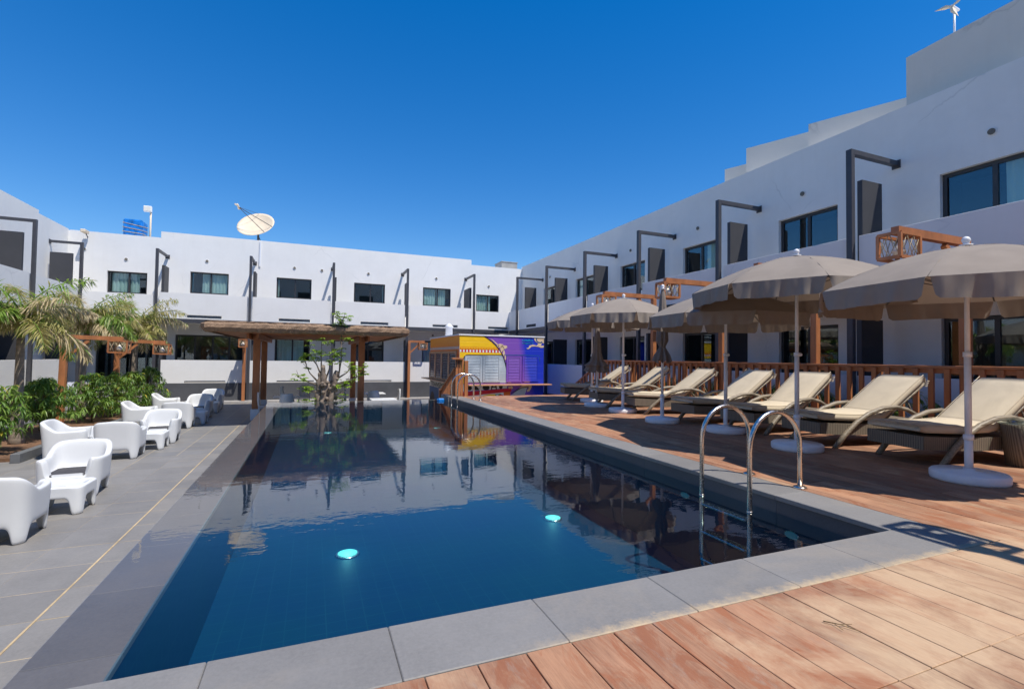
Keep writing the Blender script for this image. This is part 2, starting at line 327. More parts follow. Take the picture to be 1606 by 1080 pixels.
def silver(k, sx):
    n = k.noise(k.mapping(k.pos, (1, 1, 0.6), rot=(0, 0.6, 0)), 1.6, 5, 0.6, 0.6)
    return k.mix(k.ramp(n, [(0.3, 0.0), (0.7, 1.0)]), (0.26, 0.32, 0.38), (0.52, 0.58, 0.62))
M['p_silver'] = paint('silver_blue_mural_paint', silver)
M['slat_glass'] = varied('smoky_louvre_glass', (0.10, 0.12, 0.14), 0.2, 0.3, 8, 0)
M['shelf'] = varied('counter_wood', (0.55, 0.27, 0.14), 0.5, 0.2, 8, 0.1, stretch=(.3, 1, 1))
M['tarp'] = varied('blue_tarpaulin', (0.005, 0.16, 0.52), 0.35, 0.5, 5, 1.0, 8)
def emit(name, c, s):
    k = NM(name); k.b.inputs['Base Color'].default_value = (*c, 1); k.b.inputs['Emission Color'].default_value = (*c, 1); k.b.inputs['Emission Strength'].default_value = s
    return k.m
M['pool_lamp'] = emit('lit_pool_lamp', (0.14, 0.45, 0.40), .26)
M['pool_lamp_dim'] = emit('dim_pool_lamp', (0.03, 0.22, 0.24), .08)
M['bulb'] = varied('lamp_glass', (0.75, 0.7, 0.6), 0.15, 0.05, 9, 0)

# ------------------------------------------------------------------ mesh helpers
class MB:
    def __init__(s): s.v = []; s.f = []; s.mi = []; s.sm = []
    def add(s, vs, fs, mi=0, smooth=False):
        o = len(s.v); s.v += [tuple(v) for v in vs]
        for f in fs: s.f.append([o + i for i in f]); s.mi.append(mi); s.sm.append(smooth)
        return s
    def box(s, a, b, mi=0, bev=0.0):
        x0, y0, z0 = [min(a[i], b[i]) for i in range(3)]; x1, y1, z1 = [max(a[i], b[i]) for i in range(3)]
        if bev <= 0:
            s.add([(x0, y0, z0), (x1, y0, z0), (x1, y1, z0), (x0, y1, z0), (x0, y0, z1), (x1, y0, z1), (x1, y1, z1), (x0, y1, z1)],
                  [(0, 3, 2, 1), (4, 5, 6, 7), (0, 1, 5, 4), (1, 2, 6, 5), (2, 3, 7, 6), (3, 0, 4, 7)], mi)
        else:
            bm = bmesh.new(); bmesh.ops.create_cube(bm, size=1)
            for v in bm.verts: v.co = Vector((x0 + (v.co.x + .5) * (x1 - x0), y0 + (v.co.y + .5) * (y1 - y0), z0 + (v.co.z + .5) * (z1 - z0)))
            bmesh.ops.bevel(bm, geom=list(bm.edges), offset=bev, segments=1, affect='EDGES'); s.bm(bm, mi); bm.free()
        return s
    def bm(s, bm, mi=0, smooth=False):
        bm.verts.index_update(); s.add([v.co[:] for v in bm.verts], [[v.index for v in f.verts] for f in bm.faces], mi, smooth)
    def beam(s, p, q, w, h, mi=0, up=(0, 0, 1)):
        p, q = Vector(p), Vector(q); d = (q - p).normalized(); u = Vector(up)
        if abs(d.dot(u)) > 0.98: u = Vector((0, 1, 0))
        a = d.cross(u).normalized() * w / 2; b = a.cross(d).normalized() * h / 2
        vs = [p - a - b, p + a - b, p + a + b, p - a + b, q - a - b, q + a - b, q + a + b, q - a + b]
        s.add(vs, [(0, 1, 2, 3), (7, 6, 5, 4), (0, 4, 5, 1), (1, 5, 6, 2), (2, 6, 7, 3), (3, 7, 4, 0)], mi); return s
    def tube(s, pts, r, n=8, mi=0, cap=True, smooth=True, squash=None):
        pts = [Vector(p) for p in pts]; rs = r if isinstance(r, (list, tuple)) else [r] * len(pts)
        o = len(s.v); u = None
        for i, p in enumerate(pts):
            d = (pts[min(i + 1, len(pts) - 1)] - pts[max(i - 1, 0)]).normalized()
            if u is None: u = d.orthogonal().normalized()
            u = (u - d * u.dot(d)).normalized(); w_ = d.cross(u)
            for k in range(n):
                a = 2 * math.pi * k / n; s.v.append(tuple(p + (u * math.cos(a) + w_ * math.sin(a)) * rs[i]))
        for i in range(len(pts) - 1):
            for k in range(n):
                s.f.append([o + i * n + k, o + i * n + (k + 1) % n, o + (i + 1) * n + (k + 1) % n, o + (i + 1) * n + k]); s.mi.append(mi); s.sm.append(smooth)
        if cap:
            s.f.append([o + k for k in range(n)][::-1]); s.mi.append(mi); s.sm.append(False)
            e = o + (len(pts) - 1) * n; s.f.append([e + k for k in range(n)]); s.mi.append(mi); s.sm.append(False)
        return s
    def lathe(s, prof, n=20, c=(0, 0, 0), mi=0, smooth=True, sx=1, sy=1):
        o = len(s.v)
        for r, z in prof:
            for k in range(n):
                a = 2 * math.pi * k / n; s.v.append((c[0] + r * math.cos(a) * sx, c[1] + r * math.sin(a) * sy, c[2] + z))
        for i in range(len(prof) - 1):
            for k in range(n):
                s.f.append([o + i * n + k, o + i * n + (k + 1) % n, o + (i + 1) * n + (k + 1) % n, o + (i + 1) * n + k]); s.mi.append(mi); s.sm.append(smooth)
        s.f.append([o + k for k in range(n)][::-1]); s.mi.append(mi); s.sm.append(False)
        e = o + (len(prof) - 1) * n; s.f.append([e + k for k in range(n)]); s.mi.append(mi); s.sm.append(False)
        return s
    def build(s, name, mats, parent=None, **kw):
        me = bpy.data.meshes.new(name); me.from_pydata(s.v, [], s.f)
        if not isinstance(mats, (list, tuple)): mats = [mats]
        for m in mats: me.materials.append(M[m] if isinstance(m, str) else m)
        me.polygons.foreach_set('material_index', s.mi); me.polygons.foreach_set('use_smooth', s.sm); me.update()
        o = bpy.data.objects.new(name, me); C.objects.link(o)
        if parent: o.parent = parent
        tag(o, **kw); return o
def tag(o, label=None, cat=None, group=None, kind=None):
    if label: o['label'] = label
    if cat: o['category'] = cat
    if group: o['group'] = group
    if kind: o['kind'] = kind
    return o
def empty(name, label, cat, loc=(0, 0, 0), rz=0, group=None):
    o = bpy.data.objects.new(name, None); C.objects.link(o); o.location = loc; o.rotation_euler = (0, 0, rz); o.empty_display_size = 0.1
    return tag(o, label, cat, group)
def kids(o): return [c for c in bpy.data.objects if c.parent == o]
def copy_tree(o, parent=None):
    c = o.copy(); C.objects.link(c)
    if parent: c.parent = parent
    for ch in o['_k'] if '_k' in o else KID[o.name]: copy_tree(ch, c)
    return c
KID = {}
def dup(root, loc, rz, label, scale=None):
    def rec(o, par):
        c = o.copy(); C.objects.link(c)
        if par: c.parent = par
        for ch in KIDS.get(o.name, []): rec(ch, c)
        return c
    KIDS = {}
    for ob in bpy.data.objects:
        if ob.parent: KIDS.setdefault(ob.parent.name, []).append(ob)
    c = rec(root, None); c.location = loc; c.rotation_euler = (0, 0, rz); c['label'] = label
    if scale: c.scale = scale
    return c
def copies(src, n_parent, locs):
    for l in locs:
        c = src.copy(); C.objects.link(c); c.parent = n_parent; c.location = l
# ------------------------------------------------------------------ ground, pool, terrace, deck
WZ = -0.155; FL = -0.9
g = MB().add([(-600, -600, -1.02), (600, -600, -1.02), (600, 600, -1.02), (-600, 600, -1.02)], [(0, 1, 2, 3)]).build('ground', 'concrete', kind='structure')
# pool basin: X -0.74..3.735, Y 2.15..14.6, floor -0.98
PX0, PX1, PY0, PY1, PZ = -0.74, 3.735, 2.15, 14.6, -0.98
b = MB()
b.add([(PX0, PY0, PZ), (PX1, PY0, PZ), (PX1, PY1, PZ), (PX0, PY1, PZ)], [(0, 1, 2, 3)])
b.add([(PX0, PY0, PZ), (PX0, PY1, PZ), (PX0, PY1, -.17), (PX0, PY0, -.17)], [(3, 2, 1, 0)])
b.add([(PX0, PY1, PZ), (PX1, PY1, PZ), (PX1, PY1, -.17), (PX0, PY1, -.17)], [(3, 2, 1, 0)])
b.add([(PX1, PY0, PZ), (PX1, PY1, PZ), (PX1, PY1, WZ - .1), (PX1, PY0, WZ - .1)], [(0, 1, 2, 3)])
b.add([(PX0, PY0, PZ), (PX1, PY0, PZ), (PX1, PY0, WZ - .1), (PX0, PY0, WZ - .1)], [(0, 1, 2, 3)])
b.build('pool_basin', 'pool_tile', kind='structure')
MB().add([(-1.085, 2.16, WZ), (-.742, 2.16, WZ), (-.742, 14.6, WZ), (-1.085, 14.6, WZ), (3.73, 2.16, WZ), (3.73, 14.6, WZ), (3.73, 14.88, WZ), (-1.085, 14.88, WZ), (-.742, 14.88, WZ)], [(0, 1, 2, 3)], 1).build('pool_water', ['water', 'water_film'], kind='structure')
pw = bpy.data.objects['pool_water']; me_ = pw.data; vv = [tuple(v.co) for v in me_.vertices]; me_.clear_geometry(); me_.from_pydata(vv, [], [(0, 1, 2, 3), (1, 4, 5, 2), (3, 2, 8, 7), (2, 5, 6, 8)]); me_.polygons[0].material_index = 1; me_.polygons[2].material_index = 1; me_.polygons[3].material_index = 1
cop = MB().box((3.737, 1.79, -1.01), (4.09, 13.9, -.045)).box((-1.09, 1.79, -1.01), (3.735, 2.147, -.045)).box((-1.08, 2.15, -1.01), (-.745, 14.9, -.19)).box((-.745, 14.602, -1.01), (3.735, 14.9, -.19)).box((3.737, 13.9, -1.01), (4.09, 14.9, -.19)).build('pool_wall', 'pool_face', kind='structure')
def slab(x0, y0, x1, y1, z0, z1, mat, par, bev=0.004, name='slab', **kw):
    cx, cy_ = (x0 + x1) / 2, (y0 + y1) / 2
    o = MB().box((x0 - cx, y0 - cy_, z0), (x1 - cx, y1 - cy_, z1), bev=bev).build(name, mat, par, **kw); o.location = (cx, cy_, 0); return o
# near coping slabs
xs = [-1.09, -.34] + [.325 + .673 * i for i in range(5)] + [3.733]
for a_, b_ in zip(xs[:-1], xs[1:]): slab(a_ + .0008, 1.775, b_ - .0008, 2.15, -.045, random.uniform(-.001, .001), 'coping', cop)
slab(3.736, 1.775, 4.095, 2.15, -.045, 0, 'coping', cop)
# right coping slabs (top and vertical face)
y = 2.153
while y < 13.9:
    y2 = min(y + .9, 13.9)
    slab(3.715, y + .0015, 4.095, y2 - .0015, -.04, random.uniform(-.001, .001), 'coping', cop)
    slab(3.7305, y + .0015, 3.738, y2 - .0015, WZ - .10, -.042, 'pool_face', cop, 0, 'facing_slab'); y = y2
slab(-1.08, 2.1505, 3.73, 2.158, WZ - .1, -.046, 'pool_face', cop, 0, 'facing_slab')
y = 2.64 - .69
while y < 14.6:
    y2 = min(y + .69, 14.9); slab(-1.085, max(y, 2.155) + .002, -.735, y2 - .002, -.19, WZ - .004, 'wet_coping', cop, 0.002); y = y2
x = -.735
while x < 4.05:
    x2 = min(x + .69, 4.09); slab(x + .002, 14.59, x2 - .002, 14.9, -.19, WZ - .004, 'wet_coping', cop, 0.002); x = x2
MB().box((3.73, 14.0, -.16), (4.09, 14.9, .0)).build('pool_pier', 'coping', kind='structure')
# left terrace
ter = MB()
TX0, TX1 = -30, -1.09
ter.box((-30, -12, -1.01), (-1.09, 2.59, -.901)).build('terrace', 'grout', kind='structure'); ter = MB()
zt = [(-30, -12, 12, 60)]
te = bpy.data.objects['terrace']
NX, Y0T, P = 9, 2.60, .565
NT = 16
xL = -1.91 - P * 7; yF = Y0T + P * NT
MB().box((xL - 8, -12, -1.015), (TX1 - .001, yF, -.9018)).build('terrace_bed', 'grout', kind='structure')
k_ = 0
for i in range(8):
    for j in range(NT):
        x0 = -1.91 - P * (7 - i); x1 = x0 + P
        if i == 7: x1 = -1.095
        if k_ == 0 or i == 7 and j == 0:
            src = MB().box((-(x1 - x0) / 2 + .0038, -P / 2 + .0038, -.915), ((x1 - x0) / 2 - .0038, P / 2 - .0038, -.9), bev=.0008).build('tile', 'tile', te)
            src.location = ((x0 + x1) / 2 - (0.004 if i == 6 else 0), Y0T + P * (j + .5), 0); k_ = 1
        else:
            c = src.copy(); C.objects.link(c); c.location = ((x0 + x1) / 2 - (.006 if i == 6 else 0), Y0T + P * (j + .5), random.uniform(-.0012, .0012))
MB().add([(-45, yF, -.9), (-1.095, yF, -.9), (-1.095, 14.905, -.9), (-45, 14.905, -.9), (9.6, 14.905, -.9), (9.6, 34, -.9), (-45, 34, -.9), (4.1, 14.905, -.9), (4.1, 13.9, -.9), (9.6, 13.9, -.9)], [(0, 1, 2, 3), (3, 2, 7, 4, 5, 6), (8, 9, 4, 7)]).build('far_terrace', 'tile_far', kind='structure')
MB().add([(-45, -12, -.904), (xL, -12, -.904), (xL, yF, -.904), (-45, yF, -.904)], [(0, 1, 2, 3)]).build('side_terrace', 'tile_far', kind='structure')
# long sandy joint line
MB().box((-1.918, Y0T, -.903), (-1.902, 24.0, -.8965)).build('terrace_joint', 'grout', kind='structure')
# deck
DE = 13.88
dk = MB().box((4.097, -6, -1.0), (9.0, DE - .02, -.034)).box((-6, -6, -1.0), (4.096, 1.76, -.034)).build('deck', 'black', kind='structure')
cuts = [[-4.0, -1.5, 1.0, 3.25, 5.6, 8.1, 10.5, 12.3, DE], [-4.0, -2.2, .35, 2.6, 4.7, 7.0, 9.4, 11.4, DE], [-4, -.8, 1.15, 3.9, 6.4, 8.6, 10.9, 12.9, DE]]
bx = -1.0; i = 0
while bx < 8.95:
    x0 = bx + .0 ; x1 = min(bx + .2, 9.0)
    near = x0 < 4.08
    if near: segs = [(-3.0, -.9), (-.9, 1.13), (1.13, 1.768)] if x0 > 1.7 else [(-3.0, -.2), (-.2, 1.768)]
    else:
        c_ = cuts[i % 3]; segs = [(a_, b_) for a_, b_ in zip(c_[:-1], c_[1:])]
    if x0 < 4.097 < x1:
        segs = [(-3.0, 1.12), (1.12, 1.768)]; 
        slab(4.10, 1.775, x1 - .0025, 4.7, -.03, 0, 'deck', dk, .002, 'board'); slab(4.10, 4.703, x1 - .0025, 9.3, -.03, 0, 'deck', dk, .002, 'board'); slab(4.10, 9.303, x1 - .0025, DE, -.03, 0, 'deck', dk, .002, 'board')
    for a_, b_ in segs:
        slab(x0 + .0025, a_ + .0015, x1 - .0025, b_ - .0015, -.03, random.uniform(-.0015, .0015), 'deck', dk, .002, 'board')
    bx += .2; i += 1
# end skirt of the deck as upright slats
for i in range(36):
    x = 4.2 + i * .13
    if i == 0: sk = MB().box((-.055, 0, -.86), (.055, .02, -.01)).build('skirt_slat', 'terracotta', dk); sk.location = (x, DE + .005, 0)
    else: c = sk.copy(); C.objects.link(c); c.location = (x, DE + .005, 0)

# ------------------------------------------------------------------ buildings
def T_far(u, v, n=0): return (u, n, v)
class Wing:
    """u runs along the wall, n is depth behind the balcony front (positive = into the building)"""
    def __init__(s, kind, p): s.k = kind; s.p = p
    def P(s, u, n, z):
        if s.k == 'far': return (u, s.p + n, z)
        if s.k == 'right': return (s.p + n, u, z)
        return (s.p - n, u, z)
    def box(s, mb, u0, n0, z0, u1, n1, z1, bev=0): mb.box(s.P(u0, n0, z0), s.P(u1, n1, z1), bev=bev); return mb
def wall_holes(wg, mb, u0, u1, z0, z1, n, holes, depth=.15):
    us = sorted({u0, u1, *[h[0] for h in holes], *[h[1] for h in holes]}); zs = sorted({z0, z1, *[h[2] for h in holes], *[h[3] for h in holes]})
    us = [u for u in us if u0 <= u <= u1]; zs = [z for z in zs if z0 <= z <= z1]
    for a, b_ in zip(us[:-1], us[1:]):
        for c, d in zip(zs[:-1], zs[1:]):
            m = ((a + b_) / 2, (c + d) / 2)
            if any(h[0] < m[0] < h[1] and h[2] < m[1] < h[3] for h in holes): continue
            q = [wg.P(a, n, c), wg.P(b_, n, c), wg.P(b_, n, d), wg.P(a, n, d)]
            mb.add(q, [(0, 1, 2, 3)])
    for h in holes:
        a, b_, c, d = h[:4]; A = [(a, c), (b_, c), (b_, d), (a, d)]
        for i in range(4):
            p, q = A[i], A[(i + 1) % 4]
            mb.add([wg.P(p[0], n, p[1]), wg.P(q[0], n, q[1]), wg.P(q[0], n + depth, q[1]), wg.P(p[0], n + depth, p[1])], [(0, 1, 2, 3)])
def window(wg, bld, u0, u1, z0, z1, n, mode, split=0.5, fr=.055):
    """mode: string of curtain spans"""
    f = MB(); d0, d1 = n + .09, n + .15; t = fr
    f0, f1, g0, g1 = u0 + .003, u1 - .003, z0 + .003, z1 - .003
    wg.box(f, f0, d0, g0, f0 + t, d1, g1); wg.box(f, f1 - t, d0, g0, f1, d1, g1)
    wg.box(f, f0 + t, d0, g1 - t, f1 - t, d1, g1); wg.box(f, f0 + t, d0, g0, f1 - t, d1, g0 + t)
    ms = [u0 + (u1 - u0) * s_ for s_ in (split if isinstance(split, (list, tuple)) else [split])]
    for m_ in ms: wg.box(f, m_ - t * .55, d0 + .004, g0 + t, m_ + t * .55, d1 - .004, g1 - t)
    wf = f.build('window', 'frame', bld)
    eds = [f0 + t] + ms + [f1 - t]
    for a, b_ in zip(eds[:-1], eds[1:]):
        mb = MB(); wg.box(mb, a + t * .3, n + .118, g0 + t, b_ - t * .3, n + .124, g1 - t); mb.build('pane', 'glass', wf)
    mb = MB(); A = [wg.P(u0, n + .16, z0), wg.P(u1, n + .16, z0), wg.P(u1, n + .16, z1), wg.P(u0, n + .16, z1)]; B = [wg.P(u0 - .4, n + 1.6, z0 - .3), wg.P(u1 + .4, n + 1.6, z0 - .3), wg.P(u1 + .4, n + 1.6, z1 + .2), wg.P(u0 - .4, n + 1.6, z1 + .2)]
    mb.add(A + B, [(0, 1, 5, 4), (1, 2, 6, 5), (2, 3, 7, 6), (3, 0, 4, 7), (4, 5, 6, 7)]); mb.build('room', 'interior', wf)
    for (s0, s1) in mode:
        cu = MB(); a = u0 + (u1 - u0) * s0; b_ = u0 + (u1 - u0) * s1; N = max(6, int((b_ - a) / .025)); vs = []
        ph = random.random() * 6
        for i in range(N + 1):
            u = a + (b_ - a) * i / N; dd = n + .20 + .025 * math.sin(i * 1.15 + ph) + .012 * math.sin(i * 2.9)
            vs += [wg.P(u, dd, z0 + .02), wg.P(u + .01 * math.sin(i), dd * 1.0, z1)]
        cu.add(vs, [(2 * i, 2 * i + 2, 2 * i + 3, 2 * i + 1) for i in range(N)], smooth=True); cu.build('curtain', 'curtain', wf)
    return wf
def post(wg, bld, u, ztop, armn, zb=-.9, side=0, w_=.10):
    mb = MB(); wg.box(mb, u - w_ / 2, -.10, zb, u + w_ / 2, 0.0 - .003, ztop)
    wg.box(mb, u - w_ / 2, 0, ztop - .09, u + w_ / 2, armn - .02, ztop); wg.box(mb, u - .08, armn - .02, ztop - .14, u + .08, armn - .002, ztop + .03)
    mb.build('post', 'steel', bld)
def divider(wg, bld, u, n0, n1, z0, z1, foot=.3, side=.06):
    mb = MB(); wg.box(mb, u - .05, n0, z0, u + .05, n1 - foot, z1); wg.box(mb, u - .05, n1 - foot, z0, u + .05, n1 - .003, z0 + .36); mb.build('privacy_screen', 'screen', bld)
def vent(wg, bld, u, n, z):
    mb = MB(); pts = [wg.P(u, n + .01, z), wg.P(u, n - .035, z)]; mb.tube(pts, .055, 12); mb.build('vent_cap', 'vent_grey', bld)
    mb = MB(); mb.tube([wg.P(u, n + .01, z), wg.P(u, n - .012, z)], .08, 12); mb.build('vent_collar', 'shade_wall', bld)

# ---- far wing
far = empty('hotel_wing', 'long white two-storey hotel wing across the far end of the pool, with charcoal steel posts', 'building', (0, 0, 0))
W = Wing('far', 24.3); WN = 1.5
posts = [-9.48, -6.05, -2.6, .85, 4.3, 7.75]
up = [(-8.2, -6.78, 3.72, 4.66, [(.08, .52), (.55, .78)]), (-5.18, -3.66, 3.88, 4.86, [(.30, .50), (.5, .97)]), (-1.66, -.11, 3.88, 4.86, [(.0, .08)]), (1.88, 3.41, 3.88, 4.86, [(.93, 1.0)]), (5.39, 6.91, 3.88, 4.86, [(.05, .46), (.5, .82)]), (8.37, 9.72, 3.72, 4.66, [(.04, .45), (.45, .66)])]
lo = [(-8.5, -6.2, -.1, 2.05, []), (-5.68, -2.9, -.05, 2.0, []), (-1.67, -.13, -.05, 2.0, [(.06, .48), (.5, .82)]), (1.88, 3.41, -.05, 2.0, []), (5.39, 6.91, -.05, 2.0, [(.06, .9)]), (8.37, 9.72, -.05, 2.0, [])]
mb = MB(); wall_holes(W, mb, -10.6, 11.3, -.1, 6.25, WN, [(h[0], h[1], h[2], h[3]) for h in up + lo])
mb.build('wall', 'white_wall', far)
mb = MB(); W.box(mb, -9.6, WN + .2, 6.0, 11.3, WN + 9, 6.25); W.box(mb, -9.5, WN + .001, 6.25, -6.33, WN + .2, 6.27); W.box(mb, 8.07, WN + .001, 6.25, 11.3, WN + .2, 6.28); W.box(mb, -6.32, WN + .001, 6.25, 8.06, WN + 8, 6.55)
W.box(mb, -9.6, WN + 8.8, -1, 11.3, WN + 9, 6.0)
mb.build('roof', 'white_wall', far)
for h in up: window(W, far, h[0], h[1], h[2], h[3], WN, h[4], .53)
for h in lo: window(W, far, h[0], h[1], h[2], h[3], WN, h[4], [.27, .52, .76] if h[1] - h[0] > 2 else .5, .06)
segs = list(zip(posts[:-1], posts[1:])) + [(7.75, 9.75)]
for i, (a, b_) in enumerate(segs):
    mb = MB(); h = up[i] if i < len(up) else up[-1]
    sx0, sx1 = h[0] + .2, h[1] + (-.0 if i else 0)
    z0, zt = 2.622, (3.7 if i not in (0, len(segs) - 1) else 3.58)
    wall_holes(W, mb, a + .10, b_ - (.10 if i < len(segs) - 1 else 0), z0, zt, 0, [(sx0, sx1, 2.66, 2.80)], .12)
    wall_holes(W, mb, a + .10, b_ - (.10 if i < len(segs) - 1 else 0), z0, zt, .12, [(sx0, sx1, 2.66, 2.80)], 0)
    mb.add([W.P(a + .1, 0, zt), W.P(b_ - .1, 0, zt), W.P(b_ - .1, .12, zt), W.P(a + .1, .12, zt)], [(0, 1, 2, 3)])
    for e in (a + .1, b_ - .1): mb.add([W.P(e, 0, z0), W.P(e, .12, z0), W.P(e, .12, zt), W.P(e, 0, zt)], [(0, 1, 2, 3)])
    mb.build('balcony_parapet', 'white_wall', far)
    mb = MB(); W.box(mb, sx0 + .02, .05, 2.67, sx1 - .02, .06, 2.79); mb.build('glass_strip', 'slat_glass', far)
    # ground floor parapet
    if i > 0:
        mb = MB(); aa, bb = a + .06 + (0.16 if i == 1 else 0), b_ - .06
        if i == len(segs) - 1: bb = 9.75
        wall_holes(W, mb, aa, bb, -.098, .88, .02, [(sx0, sx1 + .2, -.09, .0)], .14)
        wall_holes(W, mb, aa, bb, -.098, .88, .16, [(sx0, sx1 + .2, -.09, .0)], 0)
        mb.add([W.P(aa, .02, .88), W.P(bb, .02, .88), W.P(bb, .16, .88), W.P(aa, .16, .88)], [(0, 1, 2, 3)])
        for e in (aa, bb): mb.add([W.P(e, .02, -.098), W.P(e, .16, -.098), W.P(e, .16, .88), W.P(e, .02, .88)], [(0, 1, 2, 3)])
        mb.build('terrace_parapet', 'white_wall', far)
mb = MB(); W.box(mb, -9.5, .005, 2.46, 9.74, .14, 2.62); mb.build('beam', 'steel', far)
mb = MB(); W.box(mb, -9.5, .141, 2.47, 9.75, WN - .002, 2.61); mb.build('balcony_slab', 'shade_wall', far)
mb = MB(); W.box(mb, -6.1, -.0, -1.0, 9.75, .3, -.1); mb.build('plinth', 'dark_base', far)
mb = MB(); W.box(mb, -6.1, .3, -1.0, 11.3, WN, -.105); mb.build('terrace_slab', 'concrete', far)
mb = MB(); W.box(mb, -6.1, -.35, -1.0, 9.3, -.001, -.86); mb.build('footing_strip', 'concrete', far)
for u in posts[1:]: post(W, far, u, 5.5, WN)
for u in posts[1:-1]:
    divider(W, far, u + .1, .45, WN, 3.2, 4.9, .35); divider(W, far, u + .1, .40, WN, -.09, 2.0, .35)
divider(W, far, 7.62, .16, WN, 3.2, 4.8); divider(W, far, 7.85, .18, WN, -.09, 2.0)
for u, z in ((-7.55, 5.2), (-4.54, 5.38), (-.89, 5.37), (2.57, 5.36), (6.1, 5.37), (9.1, 5.15), (.35, 5.35), (-9.0, 5.5), (5.95, 2.3), (2.5, 2.3)): vent(W, far, u, WN, z)
mb = MB(); W.box(mb, -2.42, WN - .05, 5.3, -2.36, WN - .003, 6.5); mb.build('downpipe', 'plastic_white', far)
# entrance steps between the wings
for i in range(5):
    mb = MB(); W.box(mb, -8.6, .3 - .32 * (4 - i) + .0, -.9 + .16 * i, -6.11, WN, -.74 + .16 * i - .03)
    mb.build('step', 'dark_kerb', far)
    mb = MB(); W.box(mb, -8.6, .27 - .32 * (4 - i), -.77 + .16 * i, -6.11, .62 - .32 * (4 - i), -.738 + .16 * i); mb.build('step_tread', 'concrete', far)
for u in (-6.2, -6.9, -7.6): 
    mb = MB(); W.box(mb, u - .04, .9, -.1, u + .04, .98, 2.46); mb.build('door_post', 'frame', far)
mb = MB(); W.box(mb, -6.85, .93, -.08, -6.25, .94, 2.4); mb.build('glass_door', 'glass', far)

# ---- right wing
rt = empty('hotel_wing', 'white two-storey hotel wing along the right side behind the deck, in shade', 'building', (0, 0, 0))
W = Wing('right', 9.75); WN = 1.4
rp = [-3.8, -.45, 2.9, 6.27, 9.63, 12.97, 16.35, 19.68, 23.07]
wins = []
for i, p in enumerate(rp[:-1]):
    q = rp[i + 1]
    wins.append((p + 1.18, p + 2.72))
wins = [(-2.7, -1.0), (.6, 2.2), (3.95, 5.52), (7.50, 9.04), (11.07, 12.58), (14.55, 16.08), (18.05, 19.6), (21.4, 22.95)]
cur = [[], [], [(.0, .42)], [(.0, .0)], [(.0, .42)], [], [(.5, .95)], [(.1, .4)]]
hol = [(a, b_, 3.70, 4.80) for a, b_ in wins] + [(a, b_, 0.0, 2.02) for a, b_ in wins]
mb = MB(); wall_holes(W, mb, -6, 25.9, -.1, 6.42, WN, hol, .17); mb.build('wall', 'shade_wall', rt)
mb = MB(); W.box(mb, -6, WN + .18, 6.2, 25.9, WN + 7, 6.418); W.box(mb, -6, WN + 6.8, -1, 33, WN + 7, 6.2); mb.build('roof', 'shade_wall', rt)
for (a, b_), c in zip(wins, cur):
    window(W, rt, a, b_, 3.70, 4.80, WN, [s_ for s_ in c if s_[1] > s_[0]], .5, .07)
    window(W, rt, a, b_, 0.0, 2.02, WN, [], .5, .07)
for i in range(len(rp)):
    a = rp[i]; b_ = rp[i + 1] if i + 1 < len(rp) else 24.295
    mb = MB(); W.box(mb, a + .12, 0, 2.602, b_ - (.12 if i + 1 < len(rp) else 0), .12, 3.60, bev=.004); mb.build('balcony_parapet', 'shade_wall', rt)
    mb = MB(); W.box(mb, a + .06, .02, -.4, b_ - (.06 if i + 1 < len(rp) else 0), .16, .90, bev=.004); mb.build('terrace_parapet', 'shade_wall', rt)
    mb = MB(); W.box(mb, a + 1.2, -.002, 2.66, a + 2.3, .004, 2.79); mb.build('parapet_slot', 'interior', rt)
mb = MB(); W.box(mb, -6, .005, 2.45, 24.29, .14, 2.60); mb.build('beam', 'steel', rt)
mb = MB(); W.box(mb, -6, .141, 2.46, 25.6, WN - .002, 2.59); mb.build('balcony_slab', 'shade_wall', rt)
mb = MB(); W.box(mb, -6, -.0, -1.0, 24.29, .3, -.4); mb.build('plinth', 'dark_base', rt)
mb = MB(); W.box(mb, -6, .3, -1.0, 25.6, WN, -.105); mb.build('terrace_slab', 'concrete', rt)
for u in rp: post(W, rt, u, 5.32, WN, w_=.11)
for u in rp:
    divider(W, rt, u + .14, .45, WN, 3.2, 4.84, .33); divider(W, rt, u + .14, .40, WN, -.09, 2.02, .33)
for u in (1.3, 4.73, 8.36, 11.9, 15.4, 18.8, 22.2): vent(W, rt, u, WN, 5.3)
for u in (6.9, 14.0): vent(W, rt, u, WN, 2.2)

# ---- left wing
lf = empty('hotel_wing', 'white two-storey hotel wing at the left edge behind the palms', 'building', (0, 0, 0))
W = Wing('left', -8.6); WN = .95
lp = [10.3, 13.8, 17.25, 20.75, 24.28]
lw = [(14.9, 16.4), (18.3, 19.8)]
mb = MB(); wall_holes(W, mb, 8, 25.8, -.1, 6.3, WN, [(a, b_, 3.72, 4.7) for a, b_ in lw] + [(a, b_, 0, 2.02) for a, b_ in lw]); W.box(mb, 8, WN + .001, 6.3, 23.4, WN + .2, 6.42)
mb.build('wall', 'white_wall', lf)
mb = MB(); W.box(mb, 8, WN + .2, 6.0, 25.8, WN + 8, 6.28); mb.build('roof', 'white_wall', lf)
for a, b_ in lw: window(W, lf, a, b_, 3.72, 4.7, WN, [(.1, .5)], .5); window(W, lf, a, b_, 0, 2.02, WN, [], .5)
for a, b_ in zip(lp[:-1], lp[1:]):
    mb = MB(); W.box(mb, a + .1, 0, 2.62, b_ - .1, .12, 3.72); mb.build('balcony_parapet', 'white_wall', lf)
    mb = MB(); W.box(mb, a + .06, .02, -.1, b_ - (1.2 if b_ > 24 else .06), .16, .88); mb.build('terrace_parapet', 'white_wall', lf)
mb = MB(); W.box(mb, 10, .005, 2.46, 24.25, .14, 2.618); mb.build('beam', 'steel', lf)
mb = MB(); W.box(mb, 10, .141, 2.47, 24.2, WN - .002, 2.61); mb.build('balcony_slab', 'shade_wall', lf)
